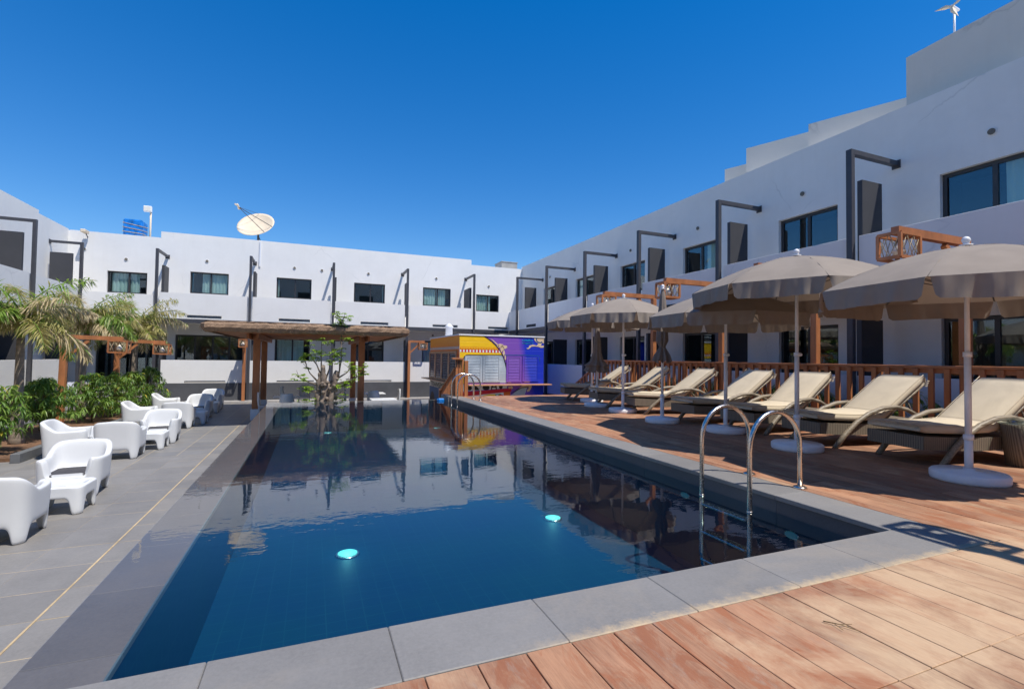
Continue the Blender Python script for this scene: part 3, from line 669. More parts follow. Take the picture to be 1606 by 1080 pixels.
mb = MB(); W.box(mb, 8, 0, -1, 23, .3, -.1); mb.build('plinth', 'dark_base', lf)
for u in lp: post(W, lf, u, 5.5, WN)
for u in lp: divider(W, lf, u - .22, -.02 + .16, WN, 3.2, 5.0, .12); divider(W, lf, u - .22, .18, WN, -.09, 2.1, .1)
for u in (22.2, 19.0): vent(W, lf, u, WN, 5.2)
# unseen wing added behind the camera, raised so windows reflect wall instead of sky
sw = empty('hotel_wing', 'unseen tall white wing added behind the camera for the windows to reflect', 'building', (0, 0, 0))
mb = MB(); mb.box((-12, -16, -1), (16, -9.5, 11)); mb.build('wall', 'white_wall', sw)
for i in range(7):
    for z0, z1 in ((3.8, 4.85), (7.2, 8.4), (.1, 2.0)):
        mb = MB(); mb.box((-8.5 + i * 3.4, -9.52, z0), (-6.9 + i * 3.4, -9.48, z1)); mb.build('window', 'frame', sw)
mb = MB(); mb.box((-12, -9.47, 2.45), (16, -8.2, 2.62)); mb.build('canopy_slab', 'steel', sw)
mb = MB(); mb.box((-16, -9.4, -1), (-9.56, 7.9, 6.3)); mb.build('side_wall', 'white_wall', sw)

# ---- stair towers rising behind the right wing
def tower(px0, py0, pxr, pyr, X, dirx, depth, zb, label, cat='building', th=None):
    p = on_x(px0, py0, X); d0 = ray(pxr, pyr)
    # meet the vertical wall plane through p with horizontal direction dirx
    nx, ny = -dirx[1], dirx[0]
    t = (nx * p[0] + ny * p[1]) / (nx * d0[0] + ny * d0[1]); q = d0 * t + Vector((0, 0, CAMZ))
    nb = Vector((-dirx[1], dirx[0], 0)).normalized()
    if nb[0] < 0: nb = -nb
    nb *= depth; zt = p[2]
    a = Vector((p[0], p[1], 0)); c = Vector((q[0], q[1], 0)); vs = []
    for z0, z1 in ((zb, None),):
        for v in (a, c, c + nb, a + nb): vs.append((v[0], v[1], zb))
        for v, z in ((a, p[2]), (c, q[2]), (c + nb, q[2]), (a + nb, p[2])): vs.append((v[0], v[1], z))
    r = empty('roof_block', label, cat, (0, 0, 0))
    MB().add(vs, [(0, 1, 5, 4), (1, 2, 6, 5), (2, 3, 7, 6), (3, 0, 4, 7), (4, 5, 6, 7)]).build('wall', 'cream_wall', r)
    return p, q
tower(1421, 91, 1640, -26, 11.5, (0, -1), 5, 6.0, 'tall cream rooftop block at the upper right corner, below the wind turbine')
tower(1268, 195, 1440, 148, 12.0, (.427, -.904), 4, 6.0, 'middle cream rooftop block stepping up behind the right wing')
tower(1170.4, 233, 1290, 201, 12.4, (.427, -.904), 4, 6.0, 'lower cream rooftop block with two small pipes on its edge')
tower(1136.7, 266, 1190, 252, 12.8, (.427, -.904), 4, 6.0, 'lowest and smallest cream rooftop block of the stepping row')

# ------------------------------------------------------------------ kiosk with mural
ks = empty('kiosk', 'painted bar kiosk with bus and purple mural, louvred shutters and wooden counters', 'kiosk', (5.05, 17.5, FL))
KX0, KX1, KY0, KY1, KT = 5.05, 8.53, 17.5, 22.3, 2.0
def kb(mb): # shift to kiosk-local
    mb.v = [(x - 5.05, y - 17.5, z - FL) for x, y, z in mb.v]; return mb
kb(MB().box((KX0, KY0, FL), (KX1, KY1, KT - .03))).build('wall', ['p_purple', 'p_orange'], ks)
for p_ in bpy.data.objects['wall.003'].data.polygons if 'wall.003' in bpy.data.objects else []:
    pass
wl = [o for o in bpy.data.objects if o.parent == ks][0]
for p_ in wl.data.polygons:
    if p_.normal.x < -.5: p_.material_index = 1
kb(MB().box((KX0 - .03, KY0 - .03, KT - .03), (KX1 + .03, KY1 + .03, KT + .02))).build('roof', 'plastic_white', ks)
def Kp(cx, cy_): # coordinates measured on the 6x crop of the front face
    return on_y(640 + cx / 6, 480 + cy_ / 6, KY0)
def decal(name, pts, mat, layer, conv=Kp, thick=.004, lab=None):
    P_ = [conv(*p) for p in pts]; y = KY0 - .003 * layer - .001
    bm = bmesh.new(); vs = [bm.verts.new((max(KX0 - .0, min(KX1, p[0])), y, p[2])) for p in P_]
    f = bm.faces.new(vs); bm.normal_update()
    bmesh.ops.triangulate(bm, faces=[f], ngon_method='EAR_CLIP')
    r = bmesh.ops.extrude_face_region(bm, geom=list(bm.faces)); 
    for v in r['geom']:
        if isinstance(v, bmesh.types.BMVert): v.co.y += .0025
    bmesh.ops.recalc_face_normals(bm, faces=list(bm.faces))
    mb = MB(); mb.bm(bm); bm.free(); return kb(mb).build(name, mat, ks)
arc = [(715, 283), (755, 308), (790, 336), (822, 366), (850, 400), (872, 430), (888, 460), (902, 495), (915, 540), (925, 590), (930, 650), (932, 720)]
decal('yellow_panel', [(484, 268)] + arc[:7] + [(565, 455), (540, 460), (527, 475), (524, 730), (484, 735)], 'p_yellow', 1)
decal('silver_panel', [(540, 462), (888, 462)] + arc[7:] + [(525, 722), (525, 480)], 'p_silver', 1)
def stroke(name, pts, wd, mat, layer, conv=Kp):
    P_ = [Vector(conv(*p)) for p in pts]; L = []; Rr = []
    for i, p in enumerate(P_):
        d = (P_[min(i + 1, len(P_) - 1)] - P_[max(0, i - 1)]); d.y = 0; d.normalize(); n = Vector((-d.z, 0, d.x)) * wd / 2
        L.append(p + n); Rr.append(p - n)
    y = KY0 - .003 * layer; mb = MB(); n = len(P_)
    vs = [(v.x, y, v.z) for v in L] + [(v.x, y, v.z) for v in Rr]
    mb.add(vs, [(i, i + 1, n + i + 1, n + i) for i in range(n - 1)]); return kb(mb).build(name, mat, ks)
stroke('outline', arc, .035, 'p_black', 3)
stroke('outline', [(524, 500), (528, 475), (545, 460), (700, 460), (895, 461)], .03, 'p_black', 3)
stroke('outline', [(905, 461), (1080, 461), (1232, 466), (1238, 520)], .03, 'p_blue', 3)
# check strip and zigzag
for i in range(26):
    a = 486 + i * 15.3; bb = a + 15.3
    if bb > 886: bb = 886
    y0, y1 = 408 + i * .25, 424 + i * .35
    decal('check', [(a, y0), (bb, y0 + .2), (bb, y1 + 6), (a, y1 + 6)], 'p_red' if i % 2 else 'p_white', 2)
for i in range(24):
    a = 486 + i * 15.3; decal('zigzag', [(a, 405 + i * .3), (a + 7.6, 385 + i * .5), (a + 15.3, 405 + i * .3)], 'p_redorange', 2)
for i in range(34):
    a = 488 + i * 11; decal('zigzag', [(a, 383 + i * .35), (a + 4, 375 + i * .35), (a + 8, 383 + i * .35)], 'p_redorange', 2)
# cream smoke shapes
def blob(c, rx, ry, k=9, amp=.35):
    pts = []
    for i in range(k * 3):
        a = 2 * math.pi * i / (k * 3); r = 1 + amp * math.sin(a * k / 2 + c[0]) * (.5 + .5 * math.sin(a * 2 + c[1])); pts.append((c[0] + rx * r * math.cos(a), c[1] + ry * r * math.sin(a)))
    return pts
for c, rx, ry in (((868, 372), 26, 18), ((912, 385), 17, 17), ((885, 400), 18, 26), ((900, 440), 10, 26), ((915, 480), 7, 26)): decal('smoke', blob(c, rx, ry), 'p_cream', 2.3)
decal('smoke', [(775, 305), (800, 318), (860, 372), (850, 378), (800, 330)], 'p_cream', 2.3)
decal('smoke', [(1184, 291), (1262, 291), (1277, 300), (1277, 350), (1258, 345), (1250, 372), (1277, 370), (1277, 388), (1250, 392), (1225, 382), (1195, 378), (1160, 380), (1142, 398), (1128, 404), (1112, 396), (1135, 390), (1140, 370), (1175, 362), (1210, 370), (1225, 355), (1210, 338), (1196, 330), (1186, 312)], 'p_cream', 2.3)
stroke('outline', [(1212, 300), (1205, 320), (1222, 340), (1245, 345), (1262, 335)], .05, 'p_blue', 3)
decal('smoke', [(935, 600), (945, 640), (958, 690), (972, 720), (935, 720)], 'p_cream', 2.3)
decal('smoke', blob((1122, 700), 30, 16), 'p_cream', 2.3)
decal('smoke', [(1040, 775), (1075, 745), (1160, 740), (1163, 760), (1140, 800), (1120, 806), (1118, 790), (1140, 765), (1090, 765)], 'p_cream', 2.3)
decal('smoke', blob((965, 765), 22, 12), 'p_cream', 2.3)
for k_ in range(9):
    x = 1072 + k_ * 11; stroke('tag_stroke', [(x, 325 + 4 * math.sin(k_)), (x + 6, 315 + 6 * math.sin(k_ * 2)), (x + 10, 330), (x + 15, 322)], .022, 'p_cyan', 3)
    stroke('tag_stroke', [(x, 345), (x + 7, 352 - 5 * math.cos(k_)), (x + 12, 345), (x + 17, 352)], .02, 'p_cyan', 3)
# lower band with lettering
decal('white_band', [(486, 738), (930, 738), (930, 772), (486, 803)], 'p_white', 1.4)
def K2(cx, cy_): return on_y(720 + cx / 11.471, 595 + cy_ / 11.471, KY0)
def disc(c, rx, ry): return [(c[0] + rx * math.cos(i * .449), c[1] + ry * math.sin(i * .449)) for i in range(14)]
def dk2(name, pts, mat, layer=2): return decal(name, pts, mat, layer, K2)
def letter(ch, x, y, w_, h, r=0):
    if ch == 'O': dk2('letter', disc((x + w_ / 2, y + h / 2), w_ / 2, h / 2), 'p_black')
    if ch == 'N': dk2('letter', [(x, y + h), (x, y), (x + w_ * .45, y), (x + w_, y + h * .7), (x + w_, y + h)], 'p_black')
    if ch == 'M':
        dk2('letter', [(x, y + h), (x, y - 6), (x + w_ * .2, y - 6), (x + w_ * .5, y + h * .35), (x + w_ * .8, y - 6), (x + w_, y - 6), (x + w_, y + h), (x + w_ * .82, y + h), (x + w_ * .82, y + h * .55), (x + w_ * .2, y + h * .55), (x + w_ * .2, y + h)], 'p_black')
letter('O', 143, 112, 88, 82); letter('N', 262, 112, 95, 78); letter('O', 418, 98, 132, 92); letter('M', 575, 104, 102, 76); letter('O', 715, 95, 70, 74)
dk2('red_stripe', [(12, 232), (935, 158), (942, 215), (12, 312)], 'p_red', 2)
dk2('orange_shape', [(800, 225), (925, 212), (915, 330), (800, 330)], 'p_redorange', 2)
dk2('white_shape', [(12, 314), (870, 218), (868, 345), (12, 360)], 'p_white', 1.5)
dk2('yellow_shape', [(380, 330), (430, 285), (540, 262), (660, 262), (610, 330)], 'p_yellow', 2)
dk2('green_shape', [(615, 330), (660, 262), (760, 255), (690, 330)], 'p_green', 2.4)
dk2('white_shape', [(650, 300), (675, 272), (715, 268), (690, 300)], 'p_white', 3)
dk2('red_shape', disc((755, 292), 38, 24), 'p_red', 2.6)
dk2('red_shape', [(290, 330), (340, 300), (380, 300), (370, 330)], 'p_red', 2.6)
dk2('blue_fin', [(925, 330), (925, 290), (1100, 150), (1228, 130), (1160, 330)], 'p_silver', 2)
stroke('outline', [(935, 245), (1000, 215), (1120, 145), (1250, 128)], .03, 'p_black', 3, K2)
dk2('yellow_shape', disc((1004, 298), 24, 16), 'p_yellow', 3)
# shutters on the front: louvre slats
def shutter(cx0, cx1, cy0, cy1, mat):
    a = Kp(cx0, cy0); c = Kp(cx1, cy1); mb = MB(); n = 15
    y = KY0 - .03
    fr = MB()
    for u0, u1, z0, z1 in ((a[0] - .09, a[0] - .01, c[2] - .05, a[2] + .06), (c[0] + .01, c[0] + .09, c[2] - .05, a[2] + .06), (a[0] - .01, c[0] + .01, a[2], a[2] + .06), (a[0] - .01, c[0] + .01, c[2] - .05, c[2])):
        fr.box((u0, y, z0), (u1, KY0 - .002, z1))
    f = kb(fr).build('shutter', mat, ks)
    for i in range(n):
        z = a[2] - (a[2] - c[2]) * (i + .5) / n; mb.add([(a[0], KY0 - .010, z + .045), (c[0], KY0 - .010, z + .045), (c[0], y, z - .02), (a[0], y, z - .02), (a[0], KY0 - .012, z - .02), (c[0], KY0 - .012, z - .02)], [(0, 1, 2, 3), (3, 2, 5, 4)])
    s_ = kb(mb).build('louvre_slats', mat, f, kind='stuff')
shutter(556, 672, 482, 700, 'p_silver'); shutter(726, 846, 482, 700, 'p_silver'); shutter(945, 1045, 482, 700, 'p_purple'); shutter(1095, 1208, 482, 695, 'p_purple')
# counters
kb(MB().box((5.35, KY0 - .33, .10), (8.75, KY0 - .002, .145), bev=.005)).build('counter', 'shelf', ks)
kb(MB().box((KX0 - .32, KY0 + .3, .16), (KX0 - .002, KY1 + .4, .20), bev=.005)).build('counter', 'terracotta', ks)
# left side: windows with glass louvres in wooden frames
zs0, zs1 = .26, 1.30
for i in range(4):
    y0 = KY0 + .35 + i * 1.13; y1 = y0 + .95; fr = MB()
    for a, c, z0, z1 in ((y0 - .09, y0, zs0, zs1), (y1, y1 + .09, zs0, zs1), (y0 - .09, y1 + .09, zs1, zs1 + .08), (y0 - .09, y1 + .09, zs0 - .07, zs0)): fr.box((KX0 - .05, a, z0), (KX0 - .001, c, z1))
    f = kb(fr).build('window', 'shelf', ks)
    kb(MB().box((KX0 - .006, y0, zs0), (KX0 - .001, y1, zs1))).build('backing', 'interior', f)
    sl_ = MB()
    for k_ in range(10):
        z = zs0 + (zs1 - zs0) * (k_ + .5) / 10; sl_.add([(KX0 - .012, y0, z + .05), (KX0 - .012, y1, z + .05), (KX0 - .045, y1, z - .035), (KX0 - .045, y0, z - .035)], [(0, 1, 2, 3)])
    kb(sl_).build('louvre_slats', 'slat_glass', f, kind='stuff')
def side(name, pts, mat, layer=1): # pts in (y, z)
    x = KX0 - .003 * layer; bm = bmesh.new(); f = bm.faces.new([bm.verts.new((x, p[0], p[1])) for p in pts]); mb = MB(); mb.bm(bm); bm.free()
    return kb(mb).build(name, mat, ks)
side('side_band', [(KY0, -.16), (KY1, -.16), (KY1, .1), (KY0, .1)], 'p_white')
side('side_base', [(KY0, FL + .01), (KY1, FL + .01), (KY1, -.165), (KY0, -.165)], 'p_blue')
side('yellow_flag', [(19.9, -.75), (19.3, -.3), (19.3, -.75)], 'p_yellow', 2); side('red_flag', [(19.9, -.78), (19.3, -.78), (19.5, FL + .02)], 'p_red', 2)
side('green_flag', [(19.28, -.3), (18.8, -.75), (19.28, -.75)], 'p_green', 2); side('white_flag', [(19.25, -.78), (18.7, -.78), (18.8, FL + .02), (19.25, FL + .02)], 'p_white', 2)
side('painted_wheel', [(21.7 + .45 * math.cos(i * math.pi / 8), FL + .02 + .5 * math.sin(i * math.pi / 8)) for i in range(9)], 'p_black', 2)
for i in range(42):
    y0 = KY0 + i * .115
    if y0 + .06 < KY1: side('side_check', [(y0, 1.46), (y0 + .06, 1.46), (y0 + .06, 1.56), (y0, 1.56)], 'p_white', 2)
def text_obj(s, name, mat, size, loc, rot, par, depth=.002):
    cu = bpy.data.curves.new(name, 'FONT'); cu.body = s; cu.size = size; cu.extrude = depth
    o = bpy.data.objects.new('tmp', cu); C.objects.link(o); dg = bpy.context.evaluated_depsgraph_get()
    me = bpy.data.meshes.new_from_object(o.evaluated_get(dg)); bpy.data.objects.remove(o)
    o = bpy.data.objects.new(name, me); C.objects.link(o); me.materials.clear(); me.materials.append(M[mat]); o.parent = par; o.location = loc; o.rotation_euler = rot; return o
t = text_obj('TRANSPORT EN', 'lettering', 'p_black', .30, (-.012, 22.1 - 17.5, -.145 - FL), (R_(90), 0, R_(-90)), ks); t.scale = (1.9, 1, 1)
kb(MB().lathe([(.16, 0), (.15, .42), (.19, .44), (.19, .47), (.02, .62)], 16, (5.55, 20.9, KT + .02))).build('chimney', 'plastic_white', ks)

# ------------------------------------------------------------------ pergola
pg = empty('pergola', 'thatched timber pergola beyond the far end of the pool, shading white tables', 'pergola', (0, 17.3, FL))
def lb(mb, o): mb.v = [(x - o[0], y - o[1], z - o[2]) for x, y, z in mb.v]; return mb
PO = (0, 17.3, FL)
for x, y in ((-1.62, 17.33), (1.55, 17.33), (-1.70, 20.9), (1.55, 20.9)):
    lb(MB().box((x - .10, y - .10, FL + .34), (x + .10, y + .10, 1.78), bev=.008), PO).build('post', 'terracotta', pg)
    lb(MB().box((x - .13, y - .13, FL), (x + .13, y + .13, FL + .34), bev=.01), PO).build('post_base', 'plastic_white', pg)
for x in (-1.65, 1.55):
    for dx in (-.13, .13): lb(MB().box((x + dx - .03, 16.3, 1.62), (x + dx + .03, 21.6, 1.78)), PO).build('beam', 'terracotta', pg)
for i in range(13):
    y = 15.15 + i * .51; lb(MB().tube([(-2.6, y, 1.83), (2.55, y, 1.83)], .055, 8), PO).build('rafter', 'terracotta', pg)
for i in range(40):
    y = 15.02 + i * .162
    o_ = lb(MB().tube([(-2.62, y, 1.90), (2.57, y, 1.90)], .03, 5), PO).build('batten', 'terracotta', pg) if i == 0 else None
    if i == 0: b0 = o_
    else: c = b0.copy(); C.objects.link(c); c.location = (0, i * .162, 0)
th = MB(); N = 60; prof = [(.06, -.15), (-.06, -.13), (-.13, -.04), (-.12, .06), (.05, .14)]
def ring(t):
    L = [(-2.64, 15.0), (2.62, 15.0), (2.62, 21.5), (-2.64, 21.5)]; per = [5.26, 6.5, 5.26, 6.5]; s_ = t * sum(per)
    for i in range(4):
        if s_ <= per[i] or i == 3:
            a = Vector((*L[i], 0)); bq = Vector((*L[(i + 1) % 4], 0)); f = min(1, s_ / per[i]); d = (bq - a).normalized(); return a.lerp(bq, f), Vector((d.y, -d.x, 0))
        s_ -= per[i]
vs = []; N = 260
for i in range(N):
    p, n = ring(i / N)
    for (o_, z) in prof:
        j = random.uniform(-.018, .018); vs.append(p - n * (o_ + j) * (-1 if False else 1) * -1 * -1 + Vector((0, 0, 1.90 + z + random.uniform(-.012, .012))))
th.add(vs, [(i * 5 + k, ((i + 1) % N) * 5 + k, ((i + 1) % N) * 5 + k + 1, i * 5 + k + 1) for i in range(N) for k in range(4)], smooth=False)
nx_, ny_ = 24, 30; vs = [(-2.68 + 5.34 * i / nx_, 14.97 + 6.56 * j / ny_, 2.015 + random.uniform(-.02, .03)) for j in range(ny_ + 1) for i in range(nx_ + 1)]
th.add(vs, [(j * (nx_ + 1) + i, j * (nx_ + 1) + i + 1, (j + 1) * (nx_ + 1) + i + 1, (j + 1) * (nx_ + 1) + i) for j in range(ny_) for i in range(nx_)])
th.add([(-2.6, 15.05, 1.93), (2.58, 15.05, 1.93), (2.58, 21.45, 1.93), (-2.6, 21.45, 1.93)], [(3, 2, 1, 0)])
lb(th, PO).build('thatch', 'thatch', pg)
fr = MB()
for i in range(2600):
    t_ = random.random(); p, n = ring(t_); q = p + n * random.uniform(.04, .14); z = 1.9 + random.uniform(-.09, .11)
    e = q + n * random.uniform(.0, .05) + Vector((random.uniform(-.05, .05), random.uniform(-.05, .05), -random.uniform(.03, .15))); d = Vector((random.uniform(-.006, .006), random.uniform(-.006, .006), .006))
    fr.add([q + Vector((0, 0, z)), q + Vector((0, 0, z)) + d, e + Vector((0, 0, z))], [(0, 1, 2)])
lb(fr, PO).build('straw', 'thatch', pg, kind='stuff')
# ------------------------------------------------------------------ umbrellas
def umbrella_open(r, tip, label, loc, rz, rimz):
    t = empty('parasol', label, 'parasol', loc, rz, 'taupe parasols on the deck')
    MB().lathe([(.30, 0), (.305, .02), (.305, .075), (.29, .09), (.05, .10), (.045, .12)], 32, sx=1, sy=1).build('base', 'plastic_white', t)
    MB().tube([(0, 0, .1), (0, 0, .42)], .034, 14).tube([(0, 0, .42), (0, 0, 1.25)], .028, 14).tube([(0, 0, 1.25), (0, 0, tip - .08)], .021, 12).build('pole', 'plastic_white', t)
    MB().tube([(0, 0, .40), (0, 0, .45)], .042, 14).tube([(0.03, 0, .425), (.085, 0, .425)], .009, 8).tube([(.085, -.02, .425), (.085, .02, .425)], .012, 8).build('clamp', 'plastic_white', t)
    MB().tube([(0, 0, 1.22), (0, 0, 1.27)], .036, 14).tube([(0.03, 0, 1.245), (.07, 0, 1.245)], .01, 8).lathe([(.006, -.022), (.022, -.012), (.022, .012), (.006, .022)], 10, (.08, 0, 1.245)).build('knob', 'plastic_white', t)
    MB().lathe([(.05, -.03), (.055, -.015), (.02, -.008), (.03, .012), (.038, .03), (.03, .055), (.008, .068)], 14, (0, 0, tip - .04)).build('finial', 'plastic_white', t)
    cap = tip - .07; n = 8; sub = 8; rings = 9; mb = MB(); vs = []
    def pt(a, f):
        k = (a / (2 * math.pi) * n) % 1; flat = math.cos(math.pi / n) / math.cos((k - .5) * 2 * math.pi / n)  # octagon radius
        rr = r * f * (1 + (flat - 1) * .95)
        bow = 4 * k * (1 - k)
        z = cap - (cap - rimz) * (0.30 * f + .70 * f * f) - .018 * bow * f * (1 - f) * 4 * .6
        return (rr * math.cos(a), rr * math.sin(a), z)
    M_ = n * sub
    for j in range(rings + 1):
        f = .03 + .97 * j / rings
        for i in range(M_): vs.append(pt(2 * math.pi * i / M_, f))
    mb.add(vs, [(j * M_ + i, j * M_ + (i + 1) % M_, (j + 1) * M_ + (i + 1) % M_, (j + 1) * M_ + i) for j in range(rings) for i in range(M_)], smooth=True)
    c = mb.build('canopy', 'canopy', t)
    sm_ = MB()
    for p in range(n): sm_.tube([Vector(pt(2 * math.pi * p / n + 1e-4, f)) + Vector((0, 0, .001)) for f in (.03, .25, .5, .75, 1)], .0035, 5)
    sm_.build('seam', 'canopy', c)
    # valance: one hanging scalloped flap per panel
    rr_ = random.Random(int(loc[0] * 100 + loc[1] * 77))
    for p in range(n):
        mb = MB(); vs = []; S = 30; R = 5; ph = rr_.uniform(0, 6)
        for i in range(S + 1):
            u = i / S; a = 2 * math.pi * (p + .012 + u * .976) / n; x, y, z = pt(a, 1)
            ed = min(u, 1 - u) / .075; hgt = .185 * (1 if ed > 1 else max(0, 1 - (1 - ed) ** 2.2) ** .6) * (1 + .04 * math.sin(ph + u * 5)) + .008
            for j in range(R + 1):
                v = j / R; out = .020 * math.sin(u * 19 + ph) * v + .014 * math.sin(u * 41 + ph * 2 + v * 1.5) * v ** .6 + .004 * v; rad = Vector((x, y, 0)).normalized()
                vs.append((x + rad.x * out, y + rad.y * out, z - hgt * v))
        mb.add(vs, [(i * (R + 1) + j, (i + 1) * (R + 1) + j, (i + 1) * (R + 1) + j + 1, i * (R + 1) + j + 1) for i in range(S) for j in range(R)], smooth=True)
        mb.build('valance', 'canopy', c)
    for p in range(n):
        a = 2 * math.pi * p / n; q = [Vector(pt(a + 1e-4, f)) - Vector((0, 0, .012)) for f in (.04, .35, .7, .98)]
        m = MB().tube(q, .006, 5); h = q[1].lerp(q[2], .6); m.tube([Vector((0, 0, rimz - .0)), h], .005, 5); m.build('rib', 'steel', t)
    MB().tube([(0, 0, rimz - .03), (0, 0, rimz + .04)], .04, 12).build('runner', 'plastic_white', t)
    return t
def umbrella_closed(tip, zb, rb, pinch, label, loc, rz):
    t = empty('parasol', label, 'parasol', loc, rz, 'taupe parasols on the deck')
    MB().lathe([(.30, 0), (.305, .02), (.305, .075), (.29, .09), (.05, .10), (.045, .12)], 32).build('base', 'plastic_white', t)
    MB().tube([(0, 0, .1), (0, 0, .5)], .034, 14).tube([(0, 0, .5), (0, 0, tip - .06)], .024, 12).build('pole', 'plastic_white', t)
    MB().tube([(0, 0, .46), (0, 0, .51)], .042, 14).build('clamp', 'plastic_white', t)
    MB().lathe([(.04, -.03), (.05, -.015), (.02, -.005), (.035, .02), (.03, .045), (.008, .06)], 14, (0, 0, tip - .03)).build('finial', 'plastic_white', t)
    prof = [(tip - .07, .025), (tip - .2, .05), (tip - .5, .075), (tip - .8, .09)]
    if pinch: prof += [(pinch + .12, .095), (pinch + .03, .055), (pinch, .05), (pinch - .05, .075), (zb + .12, rb * .8), (zb, rb)]
    else: prof += [(tip - 1.0, rb * .55), ((tip - 1.0 + zb) / 2, rb * .78), (zb + .15, rb * .95), (zb, rb)]
    prof = [p for i, p in enumerate(prof) if i == 0 or p[0] < prof[i - 1][0] + 1]
    prof = sorted(prof, key=lambda p: -p[0])
    # resample
    pr = []
    for (z0, r0), (z1, r1) in zip(prof[:-1], prof[1:]):
        for k in range(4): f = k / 4; pr.append((z0 + (z1 - z0) * f, r0 + (r1 - r0) * f))
    pr.append(prof[-1]); N = 80; mb = MB(); vs = []
    for z, r in pr:
        for i in range(N):
            a = 2 * math.pi * i / N; g = (tip - z) / (tip - zb); pl = 1 + .30 * g * math.cos(8 * a + 2.2 * g) + .10 * g * math.sin(17 * a + 3 * g)
            dz = .03 * math.cos(8 * a + 2.2) if z == prof[-1][0] else 0; vs.append((r * pl * math.cos(a), r * pl * math.sin(a), z + dz))
    mb.add(vs, [(j * N + i, j * N + (i + 1) % N, (j + 1) * N + (i + 1) % N, (j + 1) * N + i) for j in range(len(pr) - 1) for i in range(N)], smooth=True)
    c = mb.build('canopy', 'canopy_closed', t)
    if pinch: MB().tube([(.055 * math.cos(k * .5236), .055 * math.sin(k * .5236), pinch + .01) for k in range(13)], .008, 6, cap=False).build('strap', 'canopy_closed', c)
    return t
umbrella_open(1.33, 2.40, 'open taupe parasol nearest the camera at the right edge, over the nearest lounger', (6.05, 2.78, 0), .25, 1.88)
umbrella_open(1.30, 2.62, 'open taupe parasol, second from the camera, its white pole behind the near pool ladder', (5.93, 4.54, 0), .1, 2.08)
umbrella_open(1.22, 2.35, 'open taupe parasol half hidden behind the second one, in its shade', (6.2, 6.0, 0), .3, 1.85)
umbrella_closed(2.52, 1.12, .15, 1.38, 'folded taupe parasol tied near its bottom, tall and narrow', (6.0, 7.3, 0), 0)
umbrella_open(1.15, 2.56, 'open taupe parasol standing between the two folded ones', (6.31, 8.97, 0), .39, 2.08)
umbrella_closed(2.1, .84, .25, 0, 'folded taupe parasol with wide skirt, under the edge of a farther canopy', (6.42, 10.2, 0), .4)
umbrella_open(1.22, 2.62, 'farthest open taupe parasol, mostly hidden behind its neighbour', (6.95, 11.3, 0), .2, 2.12)

